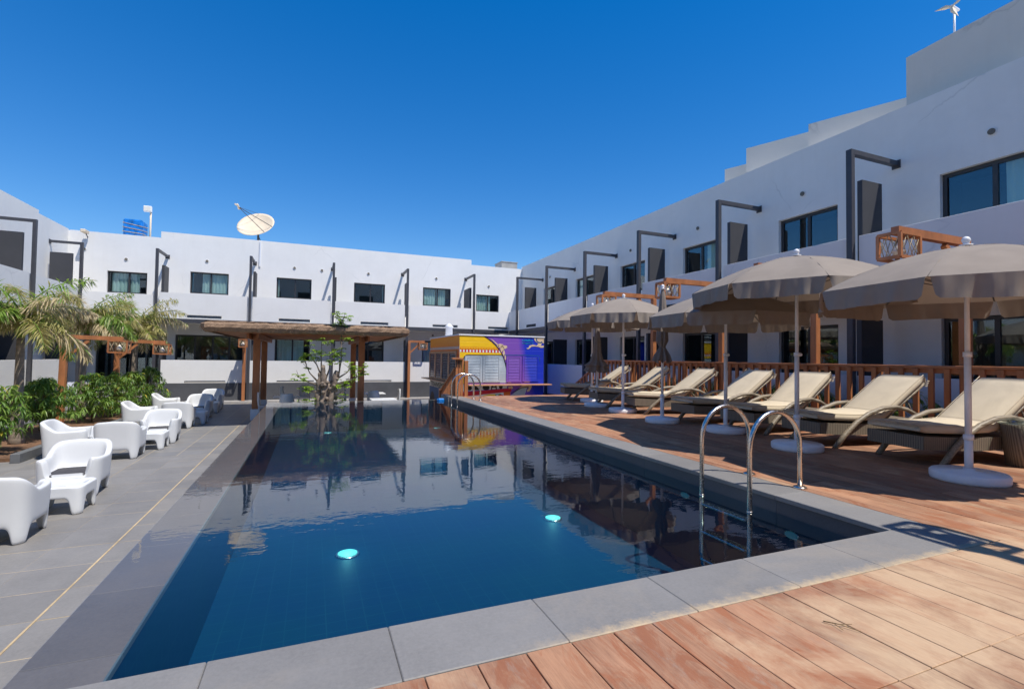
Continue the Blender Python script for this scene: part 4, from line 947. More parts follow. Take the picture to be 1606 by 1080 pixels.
# ------------------------------------------------------------------ sun loungers (local x = from foot to head)
def lounger():
    t = empty('sun_lounger', '', 'sun lounger', group='sun loungers in a row on the deck')
    # wicker frame tray
    mb = MB(); L = 1.92; n = 24; hw = .34
    prof = lambda u: .205 + .03 * math.cos(u * 3.1) 
    vs = []
    for i in range(n + 1):
        u = i / n; x = u * L; zt = .335 - .03 * math.sin(u * math.pi); zb = zt - .15 + (.05 * (u - .5) if u > .5 else 0)
        vs += [(x, -hw, zb), (x, -hw, zt), (x, hw, zt), (x, hw, zb)]
    fs = []
    for i in range(n):
        for k in range(4): fs.append((i * 4 + k, i * 4 + (k + 1) % 4, (i + 1) * 4 + (k + 1) % 4, (i + 1) * 4 + k))
    fs += [(3, 2, 1, 0), (n * 4, n * 4 + 1, n * 4 + 2, n * 4 + 3)]; mb.add(vs, fs); mb.build('frame', 'wicker', t)
    # arched arm and legs each side
    for s in (-1, 1):
        y = s * .375
        P_ = [(.18 + .02, y, 0), (.36, y, .17), (.55, y, .33), (.76, y, .45), (1.0, y, .525), (1.22, y, .54), (1.42, y, .50), (1.6, y, .42), (1.72, y, .32)]
        MB().tube(P_, [.034, .034, .032, .031, .030, .030, .030, .028, .026], 10).build('arm', 'rattan', t)
        MB().tube([(1.62, y * .93, 0), (1.52, y * .93, .22)], [.028, .032], 10).build('leg', 'rattan', t)
    # back support frame
    mb = MB()
    for s in (-1, 1): mb.tube([(1.12, s * .30, .36), (1.83, s * .30, .86)], .017, 8)
    for f in (.2, .5, .8, 1): mb.tube([(1.12 + .71 * f, -.3, .36 + .5 * f), (1.12 + .71 * f, .3, .36 + .5 * f)], .012, 6)
    mb.tube([(1.55, -.25, .66), (1.75, -.25, .3)], .012, 6).tube([(1.55, .25, .66), (1.75, .25, .3)], .012, 6)
    mb.build('backrest_frame', 'rattan', t)
    # cushion: bent slab
    pth = [(-.02, .375), (.25, .365), (.6, .35), (.95, .36), (1.10, .385), (1.17, .43), (1.36, .57), (1.6, .745), (1.84, .92)]
    hw = .325; th = .085; vs = []; pts = []
    for i in range(len(pth) - 1):
        for k in range(3): f = k / 3; pts.append((pth[i][0] + (pth[i + 1][0] - pth[i][0]) * f, pth[i][1] + (pth[i + 1][1] - pth[i][1]) * f))
    pts.append(pth[-1]); sec = [(-1, 0), (-1, .5), (-.985, .85), (-.93, 1), (-.4, 1.06), (0, 1.07), (.4, 1.06), (.93, 1), (.985, .85), (1, .5), (1, 0), (.93, -.04), (0, -.04), (-.93, -.04)]
    m_ = len(sec)
    for i, p in enumerate(pts):
        q0 = pts[max(0, i - 1)]; q1 = pts[min(len(pts) - 1, i + 1)]; d = Vector((q1[0] - q0[0], 0, q1[1] - q0[1])).normalized(); nn = Vector((-d.z, 0, d.x))
        sc = .6 if i in (0, len(pts) - 1) else 1
        for (a, b_) in sec:
            hh = .5 + (b_ - .5) * sc; v = Vector((p[0], a * hw * (.985 if sc < 1 else 1), p[1])) + nn * (hh * th); vs.append(tuple(v))
    fs = [(i * m_ + k, i * m_ + (k + 1) % m_, (i + 1) * m_ + (k + 1) % m_, (i + 1) * m_ + k) for i in range(len(pts) - 1) for k in range(m_)]
    fs += [tuple(range(m_)), tuple(reversed([(len(pts) - 1) * m_ + k for k in range(m_)]))]
    mb = MB(); mb.add(vs, fs, smooth=True); c = mb.build('cushion', 'cushion', t)
    pip = MB()
    for s in (-1, 1):
        pip.tube([Vector((p[0], s * hw * .985, p[1])) + Vector((0, 0, .085)) * (1 if i < 12 else .0) + (Vector((-.05, 0, .068)) if i >= 12 else Vector()) for i, p in enumerate(pts)][::2], .004, 5)
    pip.build('piping', 'cushion', c)
    ties = MB()
    for s in (-.2, .15): ties.box((1.86, s * 1.4 - .012, .84), (1.865, s * 1.4 + .012, .93))
    for k_ in range(4): ties.box((1.80 + k_ * .012, -.325 - .012, .82 + k_ * .025), (1.84 + k_ * .012, -.315, .832 + k_ * .025))
    ties.build('cushion_ties', 'cushion', c)
    return t
LG = [(3.64, 3.30, 'cream cushioned wicker sun lounger nearest the camera, beside the small glass topped table'),
      (4.84, 4.52, 'cream cushioned lounger with a slanting lamp shadow on its backrest, second from the right edge'),
      (5.95, 5.95, 'cream cushioned lounger just right of the near ladder, third from the camera'),
      (7.20, 7.05, 'cream cushioned lounger in partial parasol shade, fourth in the row from the camera'),
      (8.85, 8.35, 'cream cushioned lounger beside the tall tied parasol, fifth in the row from the camera'),
      (10.3, 9.85, 'cream cushioned lounger behind the middle open parasol, sixth in the row from the camera'),
      (12.2, 11.6, 'cream cushioned sun lounger farthest away, next to the painted kiosk')]
L0 = lounger(); FX = 6.38
for i, (yf, yh, lab) in enumerate(LG):
    rz = math.atan2(yh - yf, 1.9); loc = (FX if i < 6 else 6.55, yf, 0)
    if i == 0: L0.location = loc; L0.rotation_euler = (0, 0, rz); L0['label'] = lab
    else: dup(L0, loc, rz, lab)
t = empty('side_table', 'small round wicker side table with glass top at the right frame edge', 'side table', (7.52, 2.93, 0))
MB().lathe([(.17, 0), (.19, .2), (.215, .47), (.2, .475)], 24).build('body', 'wicker', t)
MB().lathe([(.235, .478), (.237, .484), (.235, .490)], 28).build('glass_top', 'glass', t)

# ------------------------------------------------------------------ deck railing
rl = empty('railing', 'long brown wooden balustrade behind the sun loungers, sloping down at its far end', 'railing', (8.85, 0, 0))
def rb(mb): return lb(mb, (8.85, 0, 0))
RX = 8.85; RE = 13.72
rb(MB().box((RX - .055, -3, 1.075), (RX + .055, RE, 1.12), bev=.006)).build('handrail', 'terracotta', rl)
rb(MB().box((RX - .02, -3, 1.0), (RX + .02, RE - .03, 1.073))).build('top_rail', 'terracotta', rl)
rb(MB().box((RX - .02, -3, .06), (RX + .02, RE - .03, .13))).build('bottom_rail', 'terracotta', rl)
bal = None; y = -2.9
while y < RE - .1:
    if bal is None: bal = rb(MB().box((RX - .064, y - .035, .02), (RX - .0205, y + .035, 1.07))).build('baluster', 'terracotta', rl); y0b = y
    else: c = bal.copy(); C.objects.link(c); c.location = (0, y - y0b, 0)
    y += .2055
for y in (.6, 2.95, 5.3, 7.6, 9.95, 12.1, RE): rb(MB().box((RX - .0, y - .05, -.0), (RX + .09, y + .05, 1.074), bev=.004)).build('post', 'terracotta', rl)
# descending section
DEC = 2.0; DZ = -.98
rb(MB().beam((RX, RE + .03, 1.09), (RX, RE + DEC, 1.09 + DZ), .10, .05)).build('sloping_handrail', 'terracotta', rl)
rb(MB().beam((RX, RE + .03, .1), (RX, RE + DEC, .1 + DZ), .04, .08)).build('sloping_rail', 'terracotta', rl)
for i in range(10):
    f = (i + .4) / 10; y = RE + .05 + DEC * f; z = DZ * f; rb(MB().box((RX - .064, y - .03, z + .05), (RX - .021, y + .03, z + 1.07))).build('sloping_baluster', 'terracotta', rl)
rb(MB().box((RX - .05, RE + DEC, FL), (RX + .05, RE + DEC + .1, .2), bev=.004)).build('end_post', 'terracotta', rl)
# timber steps at the pool's far corner
st = empty('timber_stair', 'brown slatted wooden stair screen going down behind the far pool ladder', 'stair', (4.1, 13.9, FL))
SO = (4.1, 13.9, FL)
for i in range(3): lb(MB().box((3.93 + i * .085, 13.95, FL), (4.00 + i * .085, 14.0, 1.08), bev=.003), SO).build('slat', 'terracotta', st)
for i in range(4): lb(MB().box((3.94 + i * .05, 13.93, .86), (3.96 + i * .05, 13.949, 1.06)), SO).build('trim_slat', 'black', st)
lb(MB().box((3.80, 13.88, 1.082), (4.14, 14.06, 1.135), bev=.004), SO).build('cap', 'terracotta', st)
lb(MB().box((4.19, 13.88, FL), (4.29, 14.0, 1.05), bev=.004), SO).build('post', 'terracotta', st)
lb(MB().beam((3.93, 14.03, .82), (3.93, 15.7, .04), .09, .05), SO).build('sloping_handrail', 'terracotta', st)
for i in range(10):
    f = (i + .5) / 10; y = 14.03 + 1.67 * f; z = .80 - .78 * f; lb(MB().box((3.91, y - .028, max(FL, z - .75)), (3.95, y + .028, z - .01)), SO).build('baluster', 'terracotta', st)
lb(MB().box((3.87, 15.65, FL), (3.98, 15.76, .10), bev=.004), SO).build('end_post', 'terracotta', st)
lb(MB().beam((3.97, 14.03, -.12), (3.97, 15.7, -.80), .04, .28), SO).build('side_board', 'terracotta', st)
for i in range(5): lb(MB().box((4.0, 14.05 + i * .34, FL), (5.0, 14.39 + i * .34, -.16 - i * .15)), SO).build('step', 'terracotta', st)

# ------------------------------------------------------------------ lantern posts
def lantern(par, c, s=1.0, w_=.17, h=.32, L=.42, ax='x'):
    """wooden box frame laced with rope, glass bulb inside"""
    x, y, z = c; mb = MB(); t_ = .014 * s + .006
    hx, hy = (L / 2, w_ * .8) if ax == 'x' else (w_ * .8, L / 2)
    for sx in (-1, 1):
        for sy in (-1, 1): mb.beam((x + sx * hx, y + sy * hy, z - h / 2), (x + sx * hx, y + sy * hy, z + h / 2), t_ * 2, t_ * 2)
    for sz in (-1, 1):
        for s_ in (-1, 1):
            mb.beam((x - hx, y + s_ * hy, z + sz * h / 2), (x + hx, y + s_ * hy, z + sz * h / 2), t_ * 2.01, t_ * 2.01)
            mb.beam((x + s_ * hx, y - hy, z + sz * h / 2), (x + s_ * hx, y + hy, z + sz * h / 2), t_ * 2.02, t_ * 2.02)
    ln = mb.build('lantern', 'terracotta', par)
    rp_ = MB()
    for s_ in (-1, 1):
        for k in range(3):
            a = -hx + 2 * hx * k / 3; b_ = a + 2 * hx / 3
            rp_.tube([(x + a, y + s_ * hy, z - h / 2), (x + b_, y + s_ * hy, z + h / 2)], .0055, 5).tube([(x + b_, y + s_ * hy, z - h / 2), (x + a, y + s_ * hy, z + h / 2)], .0055, 5)
        for k in range(2):
            a = -hy + hy * k; b_ = a + hy
            rp_.tube([(x + s_ * hx, y + a, z - h / 2), (x + s_ * hx, y + b_, z + h / 2)], .0055, 5).tube([(x + s_ * hx, y + b_, z - h / 2), (x + s_ * hx, y + a, z + h / 2)], .0055, 5)
    rp_.build('rope_lacing', 'rope', ln)
    MB().lathe([(.02, .14), (.022, .08), (.03, .07)], 10, c).build('lamp_holder', 'black', ln)
    MB().lathe([(.02, .07), (.03, .03), (.075, -.03), (.08, -.06), (.05, -.10), (.01, -.115)], 14, c).build('bulb', 'bulb', ln)
def lamp(label, base, top, dirv, L, ax='x', group=None, pw=.12, lx=.42, foot=False, lz=-.23):
    t = empty('lantern_post', label, 'lamp post', base, 0, group)
    H = top - base[2]; dx, dy = dirv
    MB().box((-pw / 2, -pw / 2, 0.0), (pw / 2, pw / 2, H - .11), bev=.006).build('post', 'terracotta', t)
    MB().beam((-dx * pw / 2, -dy * pw / 2, H - .055), (dx * L, dy * L, H - .055), .10, .11).build('crossbeam', 'terracotta', t)
    MB().beam((dx * .04, dy * .04, H - .62), (dx * .52, dy * .52, H - .14), .07, .07).build('brace', 'terracotta', t)
    if foot: MB().box((-pw * .62, -pw * .62, 0), (pw * .62, pw * .62, .08)).build('foot', 'plastic_white', t)
    MB().tube([(dx * (L - .12), dy * (L - .12), H - .12), (dx * (L - .12), dy * (L - .12), H - .09)], .03, 8).build('hook', 'black', t)
    lantern(t, (dx * (L - .08), dy * (L - .08), H + lz - .05), ax=ax, L=lx)
    return t
g_ = 'wooden lantern posts along the balustrade'
lamp('wooden lantern post in the balustrade nearest the camera, lantern hanging large at upper right', (8.93, 4.12, 0), 3.0, (-1, 0), 1.65, 'x', g_)
lamp('wooden lantern post whose lantern is mostly hidden above the second open parasol', (8.93, 6.45, 0), 2.92, (-1, 0), 1.55, 'x', g_)
lamp('wooden lantern post with its lantern just right of the tall tied parasol', (8.93, 8.75, 0), 2.98, (-1, 0), 1.68, 'x', g_)
lamp('farthest wooden lantern post of the deck, lantern above the middle open parasol', (8.93, 11.25, 0), 2.98, (-1, 0), 1.66, 'x', g_)
lamp('wooden lantern post just outside the frame, casting the lantern shadow on the pool corner', (4.66, -.75, 0), 2.95, (0, 1), 1.55, 'y')
g2 = 'wooden lantern posts in the left planter'
lamp('wooden lantern post in the hedge, nearer of the two on the left, leaning slightly', (-6.22, 16.7, FL), 1.62, (1, 0), 1.28, 'x', g2, .14, foot=True).rotation_euler = (0, R_(1.2), 0)
lamp('wooden lantern post in the hedge, farther one, beside the palm trunks', (-5.9, 19.5, FL), 1.60, (1, 0), 1.28, 'x', g2, .14, foot=True).rotation_euler = (0, R_(1.5), 0)
lamp('lantern post standing against the far wing left of the pergola, lantern facing the pool', (-2.74, 24.05, FL), 1.90, (0, -1), .6, 'y', None, .12, lx=.34)
lamp('lantern post against the far wing between pergola and kiosk', (4.40, 24.1, FL), 1.95, (1, 0), .75, 'x', None, .12, lx=.4)

# ------------------------------------------------------------------ pool ladders
def ladder(label, y0, y1, xf=4.15, xw=3.53):
    t = empty('pool_ladder', label, 'pool ladder', (xf, y0, 0), 0, 'stainless pool ladders')
    o = (xf, y0, 0)
    for y in (y0, y1):
        P_ = [(xf, y, 0), (xf, y, .36)]
        cxm = (xf + xw) / 2; rad = (xf - xw) / 2
        for k in range(1, 14): a = math.pi * k / 14; P_.append((cxm + rad * math.cos(a), y, .38 + (.32) * math.sin(a)))
        P_ += [(xw, y, .36), (xw - .0, y, 0), (xw, y, -.95)]
        lb(MB().tube(P_, .021, 14), o).build('handrail', 'steel_bright', t)
        lb(MB().lathe([(.062, .001), (.055, .012), (.03, .024)], 20, (xf, y, 0)), o).build('flange', 'steel_bright', t)
        lb(MB().tube([(xw, y, WZ - .01), (xw, y, WZ + .012)], .025, 14), o).build('collar', 'steel_bright', t)
    for z in (-.24, -.50, -.76):
        m = MB().box((xw - .04, y0 + .02, z), (xw + .04, y1 - .02, z + .02), bev=.004)
        s_ = lb(m, o).build('rung', 'steel_bright', t)
    return t
ladder('stainless pool ladder with two tall curved handrails at the near right side', 3.15, 3.71)
ladder('small distant stainless pool ladder in front of the painted kiosk', 12.4, 12.98, 4.18, 3.55)
# pool lamps
def plamp(loc, wall, label):
    M_w = 'pool_lamp_dim' if wall else 'pool_lamp'
    t = empty('pool_lamp', label, 'pool lamp', loc, 0, 'round turquoise underwater lamps')
    if wall: t.scale = (1, 1, .5)
    if wall: MB().tube([(0, 0, 0), (-.02, 0, 0)], .055, 24).build('lens', M_w, t); MB().tube([(.004, 0, 0), (-.014, 0, 0)], .065, 24).build('bezel', 'steel_bright', t)
    else: MB().lathe([(.105, 0), (.10, .02)], 28).build('lens', 'pool_lamp', t); MB().lathe([(.125, 0), (.12, .012)], 28).build('bezel', 'steel_bright', t)
zf = PZ
for q, lab in (((545, 869), 'glowing round lamp on the pool floor nearest the camera'), ((867, 813), 'glowing round lamp on the pool floor at the right, in blue water'), ((513, 675), 'round lamp on the pool floor at the far left, seen as a thin ellipse'), ((681, 669), 'round lamp on the pool floor at the far right corner')):
    d = ray(*q); tt = (zf - CAMZ) / d[2]; p = d * tt
    plamp((p[0], min(p[1], 14.35), zf), False, lab)
    if q[1] > 800:
        pl_ = bpy.data.lights.new('pool_glow', 'POINT'); pl_.energy = 1.1; pl_.color = (.3, 1, .9); pl_.shadow_soft_size = .04; po = bpy.data.objects.new('pool_glow', pl_); C.objects.link(po); po.location = (p[0], p[1], zf + .10)
plamp((3.73, 2.90, -.29), True, 'turquoise round lamp in the right pool wall, near the corner coping')
plamp((3.73, 4.15, -.29), True, 'turquoise round lamp in the right pool wall, behind the near ladder')
fl = empty('float', 'small bright blue plastic float by the far pool ladder', 'float', (3.60, 14.35, WZ))
MB().box((-.09, -.05, -.03), (.09, .05, .07), bev=.02).build('body', 'blue_float', fl); MB().tube([(-.10, 0, .03), (-.12, 0, .03)], .03, 10).build('cap', 'blue_float', fl)

# ------------------------------------------------------------------ white moulded armchairs and tables
def sup(a, hx, hy, e=3.6):
    c, s = math.cos(a), math.sin(a); k = (abs(c) ** e + abs(s) ** e) ** (-1 / e); return c * k * hx, s * k * hy
def sm(t): t = max(0, min(1, t)); return t * t * (3 - 2 * t)
def shell_mesh(hx, hy, top, arch, seat=None, N=128, flare=.09, thick=.075, legw=.115, e=4.6, front_inset=.0):
    """top(a)->rim height, arch height between legs; front is +y"""
    mb = MB(); vs = []; rows = []
    def foot(a):
        x, y = sup(a, hx, hy, e); dx, dy = abs(x), abs(y)
        u = (hx - dx) if dy / hy > dx / hx else (hy - dy)   # distance from the corner along that side
        f = max(0, min(1, (u - legw) / .09)); return arch * (1 - (1 - f) ** 2.6) ** .55 if f > 0 else 0
    def ring(zf, inset, kind=0):
        r = []
        for i in range(N):
            a = 2 * math.pi * i / N; zt = top(a); zb = foot(a); z = zf(zb, zt, a); fl = 1 - flare * (1 - z / .74) * 1.0
            x, y = sup(a, hx * fl - inset, hy * fl - inset, e)
            if y < 0: y -= .05 * max(0, (z - .3)) * 1.2   # back leans outwards
            r.append((x, y, z))
        rows.append(len(vs)); vs.extend(r)
    ring(lambda b, t, a: b + .13 * (t - b) * 0 + .16, .05)      # underside skirt, inner
    ring(lambda b, t, a: b + .004, .035)
    ring(lambda b, t, a: b, .018)
    ring(lambda b, t, a: b + .008, .0)
    for f in (.25, .5, .75, .93): ring(lambda b, t, a, f=f: b + (t - b) * f, 0)
    ring(lambda b, t, a: t - .012, .004); ring(lambda b, t, a: t, .022)
    ring(lambda b, t, a: t, thick - .02); ring(lambda b, t, a: t - .015, thick)
    if seat is not None:
        for f in (.4, .8): ring(lambda b, t, a, f=f: t - (t - seat) * f if t > seat else t - .01, thick + .02 * f)
        ring(lambda b, t, a: seat if t > seat else t - .012, thick + .05)
    fs = []
    for j in range(len(rows) - 1):
        o, q = rows[j], rows[j + 1]
        for i in range(N): fs.append((o + i, o + (i + 1) % N, q + (i + 1) % N, q + i))
    o = rows[-1]; c = len(vs); vs.append((0, 0, (seat if seat is not None else top(0) - .016)))
    for i in range(N): fs.append((o + i, o + (i + 1) % N, c))
    mb.add(vs, fs, smooth=True); return mb
def chair_top(a):
    # front at +pi/2. back high, arms fall gently, open front at seat height
    d = abs(((a - math.pi / 2 + math.pi) % (2 * math.pi)) - math.pi)   # angle from front
    zb = .56 + .16 * sm((d - 1.75) / .75)                # arm height -> back height
    zb += .02 * math.cos(d * 2)
    return .31 + (zb - .31) * sm((d - .56) / .10)
def add_sub(o, lv=1):
    m = o.modifiers.new('subdivision', 'SUBSURF'); m.levels = lv; m.render_levels = lv
def armchair():
    t = empty('armchair', '', 'armchair', group='white moulded armchairs on the left terrace')
    o = shell_mesh(.385, .37, chair_top, .19, .30).build('shell', 'chair_white', t); add_sub(o)
    MB().box((-.26, -.24, .302), (.26, .30, .345), bev=.015).build('seat_cushion', 'cushion_dark', t)
    return t
def side_tab():
    t = empty('low_table', '', 'low table', group='white low tables between the armchairs')
    o = shell_mesh(.30, .28, lambda a: .36, .21, None, thick=.05, flare=.04, e=7, legw=.10).build('top', 'chair_white', t); add_sub(o)
    return t
A0 = armchair(); T0 = side_tab()
AC = [((-3.14, 7.10), 0.04, 'white moulded armchair at the left frame edge, its back to the camera'),
      ((-3.15, 9.00), math.pi + .06, 'white armchair facing the camera with dark seat cushion, nearest of its kind'),
      ((-4.35, 12.15), -math.pi / 2 + .05, 'white armchair seen from its side, against the planter kerb, nearest side-on one'),
      ((-3.45, 11.85), 0.02, 'white armchair with back to the camera, second row of chairs from the left edge'),
      ((-3.20, 13.55), math.pi + .05, 'white armchair facing the camera beside the second low table'),
      ((-4.35, 16.35), -math.pi / 2, 'white armchair seen from its side in front of the dark plinth, middle one'),
      ((-3.38, 16.05), 0.03, 'white armchair with its back to the camera, third row before the shadow'),
      ((-3.35, 18.45), math.pi, 'white armchair half in the pergola shadow, facing the camera'),
      ((-4.45, 19.4), -math.pi / 2 + .05, 'white armchair seen from its side, farthest side-on one by the steps'),
      ((-3.42, 21.1), math.pi, 'farthest white armchair, half shaded, close to the dark plinth')]
for i, ((x, y), rz, lab) in enumerate(AC):
    if i == 0: A0.location = (x, y, FL); A0.rotation_euler = (0, 0, rz); A0['label'] = lab
    else: dup(A0, (x, y, FL), rz, lab)
for i, ((x, y), lab) in enumerate([((-2.95, 8.08), 'white moulded low table nearest the camera, between two armchairs'), ((-3.18, 12.72), 'white low table in the second group of armchairs'), ((-3.14, 16.85), 'white low table in the third group, mostly hidden'), ((-3.3, 19.95), 'farthest white low table, in the pergola shadow')]):
    if i == 0: T0.location = (x, y, FL); T0['label'] = lab
    else: dup(T0, (x, y, FL), .0, lab)
# dining chairs and tables under the pergola
def dchair():
    t = empty('dining_chair', '', 'chair', group='white dining chairs by the pergola')
    vs = []; S = 12
    for i in range(S + 1):
        f = i / S; z = .46 + .42 * f; y = -.20 - .07 * f + .05 * f * f; w_ = .21 - .05 * f ** 3
        vs += [(-w_, y + .03, z), (0, y - .02, z), (w_, y + .03, z)]
    mb = MB(); mb.add(vs, [(3 * i + k, 3 * i + k + 1, 3 * i + 4 + k, 3 * i + 3 + k) for i in range(S) for k in range(2)], smooth=True); o = mb.build('backrest', 'chair_white', t)
    m = o.modifiers.new('thickness', 'SOLIDIFY'); m.thickness = .025
    MB().box((-.22, -.2, .435), (.22, .23, .465), bev=.012).build('seat', 'chair_white', t)
    for x in (-.18, .18):
        for y in (-.17, .19): MB().tube([(x * 1.15, y * 1.2, 0), (x, y, .44)], .017, 8).build('leg', 'chair_white', t)
    return t
D0 = dchair()
DC = [((-1.32, 17.1), -math.pi / 2, 'white dining chair beside the front left pergola post'), ((-.25, 20.6), math.pi, 'white dining chair behind the tree, facing the camera'), ((-.85, 20.2), -1.2, 'white dining chair at the far left of the pergola tables'),
      ((1.28, 17.9), -math.pi / 2, 'white dining chair left of the front right pergola post'), ((1.95, 17.3), 0, 'white dining chair with its back to the pool by the right post'), ((2.75, 17.9), math.pi / 2, 'white dining chair rightmost, its back turned to the kiosk'), ((-.7, 16.4), 0.1, 'white dining chair with its back to the pool, left of the tree')]
for i, ((x, y), rz, lab) in enumerate(DC):
    if i == 0: D0.location = (x, y, FL); D0.rotation_euler = (0, 0, rz); D0['label'] = lab
    else: dup(D0, (x, y, FL), rz, lab)
def dtable():
    t = empty('dining_table', '', 'table', group='white dining tables by the pergola')
    MB().box((-.38, -.38, .715), (.38, .38, .74), bev=.006).build('tabletop', 'chair_white', t)
    MB().tube([(0, 0, .03), (0, 0, .715)], .04, 12).build('pedestal', 'chair_white', t); MB().box((-.25, -.25, 0), (.25, .25, .03), bev=.005).build('foot', 'chair_white', t)
    return t
B0 = dtable()
for i, ((x, y), lab) in enumerate([((-.72, 17.2), 'white dining table left of the tree under the pergola'), ((2.05, 18.0), 'white dining table by the right pergola post'), ((2.05, 14.95 + .5), 'sunlit white dining table just beyond the pool edge')]):
    if i == 0: B0.location = (x, y, FL); B0['label'] = lab
    else: dup(B0, (x, y, FL), 0, lab)

# ------------------------------------------------------------------ planter with hedge and palms
pl = empty('planter', 'long kerbed planting bed with bare soil on the left terrace', 'planter', (-5.6, 12, FL))
def pb(mb): return lb(mb, (-5.6, 12, FL))
pb(MB().box((-6.85, 11.95, FL), (-5.06, 23.0, FL + .07))).build('soil', 'soil', pl)
y = 11.75
while y < 22.9:
    pb(MB().box((-5.07, y + .003, FL), (-4.93, min(y + .9, 23.1) - .003, FL + .17), bev=.006)).build('kerb_stone', 'dark_kerb', pl); pb(MB().box((-7.0, y + .003, FL), (-6.86, min(y + .9, 23.1) - .003, FL + .17), bev=.006)).build('kerb_stone', 'dark_kerb', pl); y += .9
for x in (-7.0, -6.1): pb(MB().box((x + .003, 11.62, FL), (min(x + .9, -4.93) - .003 if x > -6.5 else x + .897, 11.747, FL + .17), bev=.006)).build('kerb_stone', 'dark_kerb', pl)
def leaf(mb, p, d, L, w_, mi, droop=.3):
    d = d.normalized(); s = d.cross(Vector((0, 0, 1))); s = s.normalized() if s.length > .01 else Vector((1, 0, 0)); up = s.cross(d)
    a = p; m = p + d * L * .45 - Vector((0, 0, droop * L * .15)); e = p + d * L - Vector((0, 0, droop * L * .6))
    mb.add([a, m + s * w_ + up * w_ * .3, e, m - s * w_ + up * w_ * .3, m], [(0, 1, 4), (1, 2, 4), (0, 4, 3), (4, 2, 3)], mi)
def shrub(label, loc, H, rx, ry, seed, nb=110, group=None, mats=('leaf_dark', 'leaf_light', 'leaf_yellow'), zlow=.32, L=.15, ypr=.02, name='shrub', cat='shrub'):
    rg = random.Random(seed); t = empty(name, label, cat, loc, 0, group)
    st = MB(); st.tube([(0, 0, 0), (rg.uniform(-.03, .03), 0, H * .4), (0, 0, H * .7)], [.025, .02, .015], 7); lv = MB()
    for k in range(nb):
        a = rg.uniform(0, 2 * math.pi); rr = rg.random() ** .45; f = rg.random()
        z = H * (zlow + (1 - zlow) * f); prof = math.sin(math.pi * min(1, max(.12, .25 + f * .75))) ** .5 * (1 + .15 * math.sin(a * 3 + seed))
        tip = Vector((rx * rr * prof * math.cos(a), ry * rr * prof * math.sin(a), z + rg.uniform(-.05, .05)))
        if k % 3 == 0: st.tube([(0, 0, z * .6), tip], [.008, .004], 4)
        n = rg.randint(7, 11); mi = 1 if rg.random() < .22 + .25 * f else 0
        for j in range(n):
            b_ = rg.uniform(0, 2 * math.pi); el = rg.uniform(-1.1, .5); d = Vector((math.cos(b_) * math.cos(el), math.sin(b_) * math.cos(el), math.sin(el)))
            leaf(lv, tip + d * .01, d, L * rg.uniform(.7, 1.25), L * rg.uniform(.10, .15), 2 if rg.random() < ypr else mi, .9)
    st.build('stem', 'stem', t); lv.build('foliage', mats, t); return t
gh = 'leafy green shrubs in the left planter'
shrub('dark leafy shrub at the left frame edge in the planter', (-5.65, 12.5, FL), 1.42, .62, .55, 1, 150, gh)
shrub('thin-stemmed leafy shrub beside the nearest palm trunk', (-5.62, 14.35, FL), 1.42, .62, .5, 2, 150, gh, zlow=.42)
shrub('bushy shrub just right of the nearer lantern post', (-5.75, 17.4, FL), 1.45, .68, .6, 3, 160, gh, zlow=.25)
shrub('bushy shrub in the middle of the hedge, between the two lantern posts', (-5.7, 18.7, FL), 1.42, .66, .6, 4, 160, gh, zlow=.2)
shrub('full green shrub in front of the farther lantern post', (-5.55, 20.0, FL), 1.42, .6, .55, 5, 150, gh, zlow=.12)
shrub('last and tallest bright green shrub at the far end of the hedge', (-5.5, 21.4, FL), 1.55, .66, .6, 6, 170, gh, zlow=.1, ypr=.05)
shrub('shrub behind the nearer lantern post, partly hidden', (-6.3, 15.9, FL), 1.38, .6, .5, 7, 130, gh, zlow=.3)
